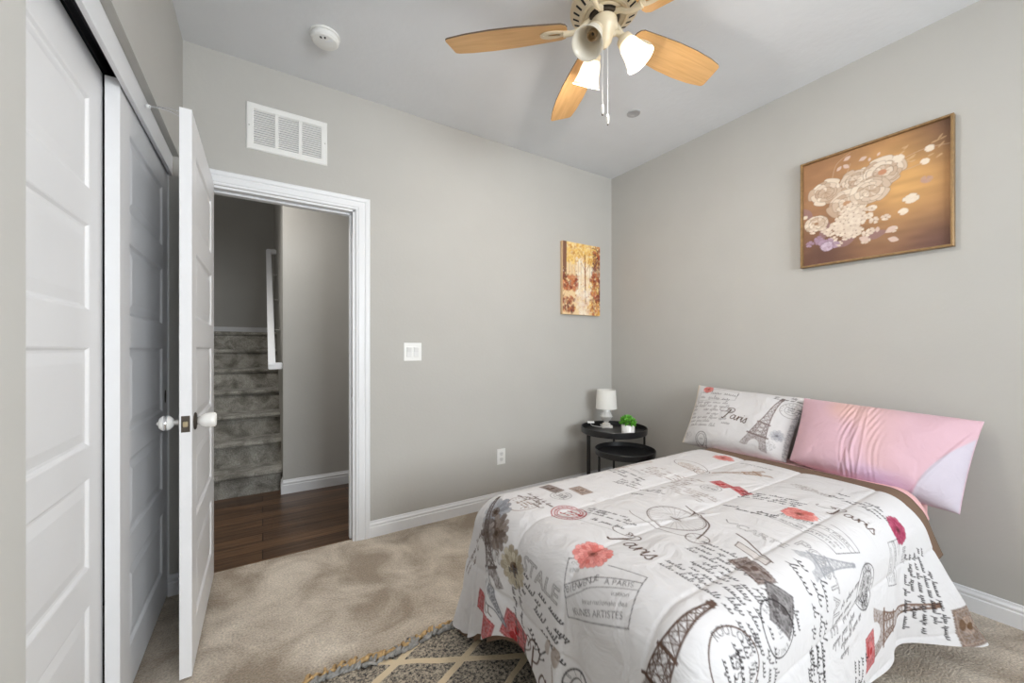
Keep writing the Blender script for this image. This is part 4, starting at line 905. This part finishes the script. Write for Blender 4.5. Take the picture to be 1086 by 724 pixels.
def petals(x, y, r, n, c1, c2, cc=None, layers=3, al=.95, sq=.85):
    for L in range(layers):
        for k in range(n):
            a = 2*PI*(k+.5*L)/n+rg.uniform(-.2, .2); R = r*(1-.27*L)*rg.uniform(.85, 1.1); f = rg.random()*.8; c = tuple(p*(1-f)+q*f for p, q in zip(c1, c2))
            ca, sa = math.cos(a), math.sin(a); hw_ = R*.42*rg.uniform(.8, 1.15)
            FP.T = (complex(1, 0), complex(x, y)); pp = cr([((u*ca-v_*sa), (u*sa+v_*ca)*sq) for u, v_ in [(0, 0), (R*.55, hw_*.9), (R*.9, hw_), (R, 0), (R*.9, -hw_), (R*.55, -hw_*.9), (0, 0)]], 4); FP.poly(pp, c, al)
            if R > .028: FP.line(pp[5:-5], .0022, tuple(q*.5 for q in c2), .5); FP.line([pp[0], ((R*.6*ca), (R*.6*sa)*sq)], .005, tuple(q*.75 for q in c2), .5)
    if cc: FP.ell((0, 0), r*.2, r*.16, cc)
WH, IV, MV = lin(232, 218, 200), lin(176, 142, 114), lin(160, 132, 148)
for sx, sy, l, a in ((.08, .12, .12, 1.2), (.15, .08, .10, .4), (.05, .26, .1, 2.2), (.27, .10, .1, .2)):     # mauve leaves
    FP.T = (complex(math.cos(a), math.sin(a)), complex(sx, sy)); FP.poly(cr([(0, 0), (l*.5, .022), (l, 0), (l*.5, -.022), (0, 0)]), lin(150, 118, 120), .7)
FP.T = (1+0j, 0j)
for k in range(26):
    x = .34+rg.random()*.24; y = .42+.1*rg.random(); FP.ell((x, y), .012*rg.uniform(.5, 1.4), .004, lin(206, 172, 132), al=.6, rot=rg.uniform(0, 1))
for p_ in [[(.30, .43), (.40, .455), (.50, .48), (.59, .47)], [(.36, .41), (.44, .405), (.52, .42)], [(.14, .47), (.16, .54), (.22, .58)], [(.20, .46), (.22, .52)]]: FP.line(cr(p_), .003, lin(196, 164, 136), .8)
petals(.110, .400, .080, 10, WH, IV, None); petals(.245, .420, .072, 9, WH, IV, None); petals(.350, .425, .086, 11, WH, IV, lin(196, 142, 110), 4); petals(.205, .310, .086, 10, WH, IV, lin(190, 146, 112), 4); petals(.300, .345, .082, 10, WH, IV, None)
petals(.065, .235, .055, 9, WH, IV, lin(166, 130, 100), 3)
for k in range(75): petals(.220+rg.gauss(0, .060), .195+rg.gauss(0, .040), .020, 5, WH, lin(206, 184, 166), None, 1); FP.ell((0, 0), .004, .003, lin(150, 118, 98), al=.8)
for k in range(12): petals(.10+rg.gauss(0, .03), .115+rg.gauss(0, .018), .022, 5, lin(176, 150, 170), lin(146, 116, 132), None, 1)
petals(.115, .095, .03, 7, lin(206, 188, 204), MV, None, 2)
for x, y, l, a in ((.36, .11, .05, .5), (.30, .085, .05, 2.6), (.37, .08, .045, -.4), (.33, .12, .03, 1.5), (.16, .50, .03, .8), (.215, .50, .035, 2.4), (.255, .52, .035, .3), (.30, .50, .02, 1.6), (.33, .515, .02, 1.), (.19, .545, .035, .5)):
    FP.T = (complex(math.cos(a), math.sin(a)), complex(x, y)); FP.poly(cr([(0, 0), (l*.5, l*.3), (l, 0), (l*.5, -l*.3), (0, 0)]), lin(214, 190, 178), .9)
FP.T = (1+0j, 0j)
for x, y, r in ((.455, .255, .028), (.430, .200, .020), (.505, .42, .018), (.52, .475, .018), (.41, .47, .022), (.01, .285, .014)): petals(x, y, r, 6, WH, lin(226, 210, 190), None, 2)
petals(.51, .33, .022, 6, lin(190, 160, 148), MV, None, 1, .6)
pf = root('framed_picture', (XR, .743, 1.96), 'square picture of white flowers on brown in a thin bronze-gold frame, above the bed', 'picture')
def face_grid(name, P, o0, ux, uy, w, h, n, m, parent, thick=None):
    a, b = np.meshgrid(np.linspace(0, 1, n), np.linspace(0, 1, n)); V = np.array(o0)+a[..., None]*np.array(ux)*w+b[..., None]*np.array(uy)*h
    return grid_mesh(name, V.reshape(-1, 3), quads(n, n), m, parent, P.sample(a.ravel()*w, b.ravel()*h), smooth=False)
py0, py1, pz0, pz1 = .438, 1.048, 1.655, 2.266
bm = bmesh.new(); box(bm, (XR-.020, py0+.012, pz0+.012), (XR-.004, py1-.012, pz1-.012)); obj('backing', bm, M['canvasedge'], pf)
face_grid('canvas', FP, (XR-.0205, py1-.010, pz0+.010), (0, -1, 0), (0, 0, 1), .590, .590, 230, M['canvas'], pf)
bm = bmesh.new()
for side in range(4):
    m_ = Matrix.Translation((XR, (py0+py1)/2, (pz0+pz1)/2)) @ Matrix.Rotation(side*PI/2, 4, 'X')
    h_ = .305; t = bmesh.new(); A = []
    for sx in (-1, 1): A.append([t.verts.new(v) for v in [(-.002, sx*h_, -h_), (-.034, sx*h_, -h_), (-.036, sx*(h_-.003), -h_+.003), (-.036, sx*(h_-.010), -h_+.010), (-.030, sx*(h_-.012), -h_+.012), (-.002, sx*(h_-.012), -h_+.012)]])
    for k in range(6): t.faces.new((A[0][k], A[0][(k+1) % 6], A[1][(k+1) % 6], A[1][k]))
    merge(bm, t, 0, m_)
obj('frame', bm, M['gold'], pf)
# autumn forest canvas on the back wall
AP = Print(0, 0, .44, .62, .003, lin(232, 204, 160)); CP = AP; rg = random.Random(12)
def blob(x0, x1, y0, y1, n, cols, r0, r1, al=.7):
    for k in range(n):
        AP.T = (1+0j, 0j); c = rg.choice(cols); AP.ell((rg.uniform(x0, x1), rg.uniform(y0, y1)), rg.uniform(r0, r1), rg.uniform(r0, r1)*.7, c, al=al*rg.uniform(.5, 1), rot=rg.uniform(0, 3))
GO = [lin(226, 174, 84), lin(240, 204, 120), lin(204, 142, 66), lin(246, 222, 160)]; RU = [lin(150, 66, 42), lin(186, 94, 56), lin(112, 50, 42), lin(206, 134, 90)]; PL = [lin(112, 66, 60), lin(88, 52, 52), lin(140, 88, 70)]
blob(.04, .44, .44, .62, 260, GO, .010, .026); blob(.15, .34, .15, .46, 60, [lin(246, 236, 216), lin(240, 218, 186)], .02, .05)
for x in (.07, .10, .135, .17, .20, .30): AP.line([(x, .22), (x+.003, .46)], .006, lin(190, 158, 132), .7)
blob(.34, .44, .08, .60, 260, PL+RU, .010, .026); blob(.30, .40, .18, .34, 60, RU+GO, .008, .02); blob(.0, .16, .20, .33, 120, RU, .010, .022); blob(.0, .13, .02, .15, 90, RU+PL, .01, .022); blob(.28, .44, .0, .13, 100, GO+RU, .01, .022)
AP.line([(.02, .30), (.022, .62)], .040, lin(108, 62, 52), .9); AP.line([(.255, .10), (.250, .30), (.245, .52)], .012, lin(150, 96, 62), .95); AP.line([(.250, .36), (.30, .44)], .005, lin(150, 96, 62), .8); AP.line([(.248, .38), (.20, .45)], .005, lin(150, 96, 62), .8)
blob(.14, .30, .0, .20, 60, [lin(244, 232, 214), lin(224, 196, 176)], .012, .035, .5); blob(.06, .40, .42, .60, 160, GO, .004, .012, .9); blob(.0, .44, .0, .40, 260, GO+RU+[lin(240, 226, 206)], .003, .010, .6)
ac = root('canvas_picture', (2.3, YB, 1.78), 'small unframed canvas of a golden autumn forest near the room corner', 'picture')
bm = bmesh.new(); box(bm, (2.103, YB-.032, 1.472), (2.531, YB-.003, 2.084), .002); obj('stretched_side', bm, M['canvasedge'], ac)
face_grid('canvas', AP, (2.104, YB-.0328, 1.473), (1, 0, 0), (0, 0, 1), .426, .610, 150, M['canvas'], ac)

# ================================================================ NESTING TABLES, LAMP, PLANT
def tray_table(label, c, r, ztop, hw, legs, grp=None):
    t_ = root('tray_table', (c[0], c[1], 0), label, 'side table', grp)
    bm = bmesh.new(); lathe(bm, [(0, ztop-hw), (r-.004, ztop-hw), (r, ztop-hw+.004), (r+.002, ztop-.003), (r, ztop), (r-.004, ztop), (r-.006, ztop-hw+.012), (r-.012, ztop-hw+.008), (0, ztop-hw+.008)], c=(c[0], c[1], 0), seg=72)
    obj('tray', bm, M['black'], t_, auto=35)
    for dx, dy in legs:
        bm = bmesh.new(); x, y = c[0]+dx, c[1]+dy; tube(bm, [(x, y, .002), (x, y, ztop-hw+.001)], .0085, 12); lathe(bm, [(0, 0), (.011, 0), (.011, .012), (.0085, .016), (0, .016)], c=(x, y, 0), seg=14); obj('leg', bm, M['black'], t_, auto=40)
    return t_
fw_ = (math.sin(.565), math.cos(.565)); rt_ = (math.cos(.565), -math.sin(.565))
def lf(l, d): return (rt_[0]*l+fw_[0]*d, rt_[1]*l+fw_[1]*d)
c1 = (2.372, 2.222)
tray_table('taller round black tray table in the corner, carrying the lamp and plant', c1, .255, .562, .047, [lf(-.212, -.09), lf(-.182, .13), lf(.242, -.01), lf(.062, .235)], 'nesting black tray tables')
c2 = (2.178, 1.934)
tray_table('lower round black tray table in front of the taller one, empty', c2, .207, .473, .042, [lf(-.190, -.03), lf(.13, .14), lf(.12, -.15)], 'nesting black tray tables')
zt = .562-.047+.008
lc = np.array((2.435, 2.345)); lc = np.array((2.405, 2.318)); lc = (2.433, 2.362)
lamp = root('table_lamp', (*lc, zt), 'small white table lamp with a drum shade on the taller black tray table', 'lamp')
mt = Matrix.Translation((*lc, zt)) @ Matrix.Rotation(-.565, 4, 'Z') @ Matrix.Scale(1.07, 4)
bm = bmesh.new(); box(bm, (-.041, -.041, 0), (.041, .041, .022), .004, mtx=mt); lathe(bm, [(.030, .022), (.033, .027), (.028, .034), (.018, .040), (.016, .046), (.022, .052)], seg=24, mtx=mt); obj('base', bm, M['ceramic'], lamp, auto=35)
bm = bmesh.new(); lathe(bm, [(.020, .050), (.034, .064), (.046, .084), (.048, .092), (.040, .112), (.032, .126), (.030, .140)], seg=10, mtx=mt)
for k in range(10):
    a = 2*PI*(k+.5)/10; t = bmesh.new(); bmesh.ops.create_cone(t, cap_ends=True, segments=4, radius1=.012, radius2=.001, depth=.012, matrix=Matrix.Translation((.043*math.cos(a), .043*math.sin(a), .090)) @ Matrix.Rotation(a, 4, 'Z') @ Matrix.Rotation(PI/2, 4, 'Y')); merge(bm, t, 0, mt)
obj('faceted_body', bm, M['ceramic'], lamp)
bm = bmesh.new(); lathe(bm, [(.012, .136), (.012, .26), (0, .262)], seg=12, mtx=mt); lathe(bm, [(.014, .15), (.014, .19), (0, .19)], seg=16, mtx=mt); obj('stem', bm, M['steel'], lamp, auto=40)
bm = bmesh.new(); lathe(bm, [(.080, .150), (.0815, .150), (.073, .296), (.0715, .296), (.0795, .151)], seg=48, mtx=mt, caps=False); lathe(bm, [(.0815, .149), (.0823, .150), (.0818, .156), (.0810, .156)], seg=48, mtx=mt, caps=False); obj('lamp_shade', bm, M['linen'], lamp, auto=50)
bm = bmesh.new(); pts = smooth_pts([(lc[0]-.03, lc[1]-.01, zt+.006), (lc[0]-.07, lc[1]+.035, zt+.010), (lc[0]-.10, lc[1]+.07, zt+.02), (lc[0]-.125, lc[1]+.055, zt+.045)], 8); tube(bm, pts, .0028, 8); cord = obj('cord', bm, M['plastic'], lamp, smooth=True)
bm = bmesh.new(); box(bm, (-.034, -.012, -.008), (.022, .012, .008), .005, mtx=Matrix.Translation((lc[0]-.135, lc[1]+.05, zt+.050)) @ Matrix.Rotation(2.5, 4, 'Z')); obj('cord_switch', bm, M['plastic'], cord, smooth=True)
pc = (2.325, 2.035)
pot = root('potted_plant', (*pc, zt), 'small bright green plant in a white pot beside the table lamp', 'plant')
bm = bmesh.new(); lathe(bm, [(0, 0), (.046, 0), (.048, .002), (.049, .088), (.0475, .090), (.046, .088), (.045, .070), (0, .070)], c=(*pc, zt), seg=40); obj('pot', bm, M['ceramic'], pot, auto=40)
bm = bmesh.new(); lathe(bm, [(0, .0705), (.0448, .0705), (.030, .078), (0, .081)], c=(*pc, zt), seg=24); obj('soil', bm, M['soil'], pot)
rg = random.Random(3); bm = bmesh.new()
for k in range(230):
    th = rg.uniform(0, 2*PI); ph = rg.uniform(-.1, 1.45); r = .054*rg.uniform(.55, 1.0); c_ = Vector((pc[0]+r*math.cos(th)*math.cos(ph), pc[1]+r*math.sin(th)*math.cos(ph), zt+.092+r*.95*math.sin(ph)))
    d = Vector((math.cos(th)*math.cos(ph), math.sin(th)*math.cos(ph), math.sin(ph)+.3)).normalized(); d = (d+Vector((rg.uniform(-.5, .5), rg.uniform(-.5, .5), rg.uniform(-.4, .5)))).normalized()
    sd_ = d.cross(Vector((rg.random(), rg.random(), rg.random())).normalized()).normalized(); n_ = sd_.cross(d); L = rg.uniform(.018, .030); wd = L*.33
    P = [c_, c_+d*L*.4+sd_*wd-n_*.002, c_+d*L*.8+sd_*wd*.7, c_+d*L+n_*.003, c_+d*L*.8-sd_*wd*.7, c_+d*L*.4-sd_*wd-n_*.002]; mid = c_+d*L*.5-n_*.004
    vs = [bm.verts.new(p) for p in P]; mv = bm.verts.new(mid)
    for q in range(6): bm.faces.new((vs[q], vs[(q+1) % 6], mv))
me = bpy.data.meshes.new('foliage'); bm.to_mesh(me); bm.free(); link('foliage', me, M['leaf'], pot)
bm = bmesh.new()
for k in range(14):
    th = 2*PI*k/14; tube(bm, [(pc[0]+.008*math.cos(th), pc[1]+.008*math.sin(th), zt+.074), (pc[0]+.03*math.cos(th), pc[1]+.03*math.sin(th), zt+.11)], .0012, 5)
obj('stems', bm, M['leaf'], pot)

# ================================================================ CEILING FAN
FC = Vector((1.180, 1.157, 0)); ZB = 2.500
fan = root('ceiling_fan', (FC.x, FC.y, HC), 'five-blade ceiling fan with light wood blades, cream motor and white glass lights', 'ceiling fan')
def fl(prof, name, m, parent, seg=48, auto=35):
    bm = bmesh.new(); lathe(bm, prof, c=(FC.x, FC.y, 0), seg=seg); return obj(name, bm, m, parent, auto=auto)
fl([(0, HC), (.075, HC), (.078, HC-.006), (.072, HC-.018), (.050, HC-.045), (.040, HC-.060), (0, HC-.060)], 'canopy', M['cream'], fan)
fl([(.020, HC-.055), (.020, 2.655)], 'downrod', M['cream'], fan)
mh = fl([(0, 2.662), (.050, 2.660), (.100, 2.645), (.128, 2.620), (.134, 2.600), (.134, 2.575), (.138, 2.570), (.138, 2.563), (.130, 2.556), (.098, 2.538), (.096, 2.533), (.088, 2.533), (.086, 2.540), (.080, 2.540), (.078, 2.534), (.066, 2.534), (.064, 2.545), (0, 2.545)], 'motor_housing', M['cream'], fan, 64)
for k in range(24):
    a = 2*PI*k/24; bm = bmesh.new(); c_ = Vector((.114, 0, 2.5468)); ang = math.atan2(.018, .032)
    box(bm, (-.0135, -.0042, -.0012), (.0135, .0042, .0012), .001, mtx=Matrix.Translation(FC) @ Matrix.Rotation(a, 4, 'Z') @ Matrix.Translation(c_) @ Matrix.Rotation(-ang, 4, 'Y'))
    obj('vent_slot', bm, M['dark'], mh)
fl([(0, 2.545), (.060, 2.545), (.060, 2.528), (.056, 2.525), (0, 2.525)], 'flywheel', M['bronze'], fan)
fl([(0, 2.526), (.046, 2.526), (.052, 2.520), (.053, 2.486), (.048, 2.478), (.040, 2.466), (.033, 2.450), (.030, 2.436), (.022, 2.424), (.012, 2.416), (.006, 2.409), (0, 2.408)], 'switch_housing', M['cream'], fan)
# blade: outline in the local (radial, tangential) plane, rounded root, widening, slanted end with rounded corners
ol = [(.150, -.030), (.158, -.046), (.175, -.055), (.25, -.062), (.36, -.071), (.47, -.074), (.57, -.070), (.628, -.062), (.642, -.056), (.646, -.048), (.662, .040), (.660, .050), (.650, .056), (.57, .069), (.47, .075), (.36, .073), (.25, .064), (.175, .056), (.158, .046), (.150, .030)]
def blade_bm(ang, pitch):
    m_ = Matrix.Translation((FC.x, FC.y, ZB)) @ Matrix.Rotation(ang, 4, 'Z') @ Matrix.Rotation(pitch, 4, 'X')
    bm = bmesh.new(); A = [bm.verts.new((x, y, -.003)) for x, y in ol]; B = [bm.verts.new((x, y, .003)) for x, y in ol]
    f1 = bm.faces.new(A[::-1]); f2 = bm.faces.new(B); n = len(ol)
    for k in range(n): bm.faces.new((A[k], A[(k+1) % n], B[(k+1) % n], B[k])).material_index = 1
    uvl = bm.loops.layers.uv.new('UVMap')
    for f in bm.faces:
        for lp_ in f.loops: lp_[uvl].uv = (lp_.vert.co.x+ang*3, lp_.vert.co.y)
    bmesh.ops.transform(bm, matrix=m_, verts=bm.verts); return bm, m_
def arm_bm(ang, m_blade):
    bm = bmesh.new(); mr_ = Matrix.Translation((FC.x, FC.y, ZB)) @ Matrix.Rotation(ang, 4, 'Z')
    pts = smooth_pts([(.052, 0, .034), (.075, 0, .022), (.10, 0, .002), (.13, 0, -.010), (.165, 0, -.010)], 6); tube(bm, pts, [.014-.005*math.sin(PI*i/(len(pts)-1)) for i in range(len(pts))], 10, mtx=mr_)
    # plate under the blade with a teardrop hole
    t = bmesh.new(); n = 28; O = []; I = []
    for k in range(n):
        a = 2*PI*k/n; x = .205+.058*math.cos(a); wy = .031*(1-.35*(1-math.cos(a))*.5); O.append((x, wy*math.sin(a))); I.append((.200+.030*math.cos(a), .012*(1-.5*(1-math.cos(a))*.5)*math.sin(a)))
    L = [[t.verts.new((x, y, z)) for x, y in R] for R, z in ((O, -.0045), (O, -.0085), (I, -.0095), (I, -.0045))]
    for a_, b_ in ((0, 1), (1, 2), (2, 3), (3, 0)):
        for k in range(n): t.faces.new((L[a_][k], L[a_][(k+1) % n], L[b_][(k+1) % n], L[b_][k]))
    merge(bm, t, 0, m_blade)
    for sx, sy in ((.175, 0), (.248, 0)): lathe(bm, [(0, -.0115), (.005, -.011), (.006, -.008), (0, -.008)], c=(sx, sy, 0), seg=12, mtx=m_blade)
    return bm
for k in range(5):
    ang = math.radians(66.6+72*k); b_, m_ = blade_bm(ang, math.radians(-11)); bl = obj('blade', b_, [M['maple'], M['mapledge']], fan)
    obj('blade_arm', arm_bm(ang, m_), M['cream'], bl, auto=40)
# three glass shades: two lit, the one facing the camera unlit
for deg, lit in ((198, False), (78, True), (-42, True)):
    a = math.radians(deg); dr = Vector((math.cos(a), math.sin(a), 0)); p0 = Vector((FC.x, FC.y, 2.462))+dr*.040; p1 = Vector((FC.x, FC.y, 2.437))+dr*.078; p2 = Vector((FC.x, FC.y, 2.345))+dr*.142
    ax = (p2-p1).normalized(); rot = ax.to_track_quat('Z', 'Y').to_matrix().to_4x4(); mm = Matrix.Translation(p1) @ rot; Ls = (p2-p1).length
    bm = bmesh.new(); tube(bm, smooth_pts([p0-dr*.012, p0+dr*.012+Vector((0, 0, .004)), p1], 6), .011, 12); lathe(bm, [(0, -.012), (.020, -.012), (.030, -.004), (.033, .010), (.031, .018), (.026, .018), (0, .016)], seg=28, mtx=mm); holder = obj('lamp_holder', bm, M['cream'], fan, auto=40)
    bm = bmesh.new(); lathe(bm, [(.027, .012), (.031, .018), (.037, .030), (.041, .050), (.046, .075), (.053, .096), (.061, Ls), (.0595, Ls+.001), (.051, .095), (.0440, .074), (.039, .050), (.035, .030), (.029, .019)], seg=44, mtx=mm, caps=False)
    sh = obj('lamp_shade', bm, M['frost'], fan, smooth=True)
    if lit:
        bm = bmesh.new(); lathe(bm, [(0, .018), (.011, .020), (.012, .036), (.017, .050), (.0195, .062), (.017, .074), (.009, .082), (0, .084)], seg=20, mtx=mm); obj('bulb', bm, M['bulb'], sh, smooth=True)
        l = bpy.data.lights.new('fan_bulb', 'POINT'); l.energy = FAN_BULB; l.color = (1, .93, .86); l.shadow_soft_size = .035; o = bpy.data.objects.new('fan_bulb', l); COL.objects.link(o); o.location = mm @ Vector((0, 0, .100)); o['kind'] = 'light'
    else:
        bm = bmesh.new(); lathe(bm, [(0, .020), (.012, .020), (.0175, .024), (.0175, .052), (.015, .053), (.014, .030), (0, .028)], seg=24, mtx=mm); so = obj('socket', bm, mat('amber_socket', (.45, .30, .15), .4), sh, auto=40)
        bm = bmesh.new(); lathe(bm, [(0, .029), (.006, .029), (.005, .033), (0, .034)], seg=12, mtx=mm); obj('contact', bm, M['bronze'], so, smooth=True)
for (dx, dy), zb in (((-.014, -.004), 2.155), ((.010, -.010), 2.120)):
    x, y = FC.x+dx, FC.y+dy; bm = bmesh.new(); tube(bm, [(x, y, 2.428), (x, y, zb+.02)], .0013, 6)
    for k in range(46): lathe(bm, [(0, -.0014), (.0014, 0), (0, .0014)], c=(x, y, zb+.024+k*.0062), seg=6)
    ch = obj('pull_chain', bm, M['plastic'], fan)
    bm = bmesh.new(); lathe(bm, [(0, zb-.020), (.003, zb-.020), (.0055, zb-.014), (.006, zb+.006), (.0045, zb+.017), (0, zb+.020)], c=(x, y, 0), seg=16); obj('pull_fob', bm, M['ceramic'], ch, smooth=True)
    bm = bmesh.new(); lathe(bm, [(0, zb-.026), (.0028, zb-.025), (.0034, zb-.019), (0, zb-.018)], c=(x, y, 0), seg=12); obj('fob_tip', bm, M['bronze'], ch, smooth=True)

# ================================================================ RUG
rug = root('area_rug', (.8, .8, 0), 'cream diamond-pattern rug with braided fringe, partly under the bed foot', 'rug')
bm = bmesh.new(); nx, ny = 60, 60; rx0, rx1, ry0, ry1 = .10, 1.45, -.05, 1.515
vs = [[bm.verts.new((rx0+(rx1-rx0)*i/nx, ry0+(ry1-ry0)*j/ny+.012*math.sin(i*.35)*(j/ny), .010+.0018*math.sin(i*.9)*math.cos(j*.8))) for i in range(nx+1)] for j in range(ny+1)]
for j in range(ny):
    for i in range(nx): bm.faces.new((vs[j][i], vs[j][i+1], vs[j+1][i+1], vs[j+1][i]))
rb = obj('pile', bm, M['rug'], rug, smooth=True); md = rb.modifiers.new('thick', 'SOLIDIFY'); md.thickness = .009; md.offset = -1
rg = random.Random(8)
for nm, mt_, cnt, y0, l0 in (('braided_fringe', M['fringe_grey'], 150, 1.506, .062), ('tan_fringe', M['fringe_tan'], 130, 1.524, .052)):
    bm = bmesh.new()
    for k in range(cnt):
        x = rx0+(rx1-rx0)*(k+rg.random())/cnt; i = (x-rx0)/(rx1-rx0)*nx; yy = y0+.012*math.sin(i*.35); a = rg.gauss(.7, .45); L = l0*rg.uniform(.6, 1.2); z = .016+rg.random()*.010
        p0 = Vector((x, yy, z)); p1 = p0+Vector((math.sin(a)*L*.5, math.cos(a)*L*.5, .004)); p2 = p0+Vector((math.sin(a)*L+rg.gauss(0, .006), math.cos(a)*L, -z+.006))
        tube(bm, smooth_pts([p0, p1, p2], 3), [.0055, .0072, .0066, .0058, .005, .0042, .0034], 6)
    fo = obj(nm, bm, mt_, rug, smooth=True); fo['kind'] = 'stuff'; fo['label'] = ('grey' if nm[0] == 'b' else 'tan')+' braided yarn fringe'
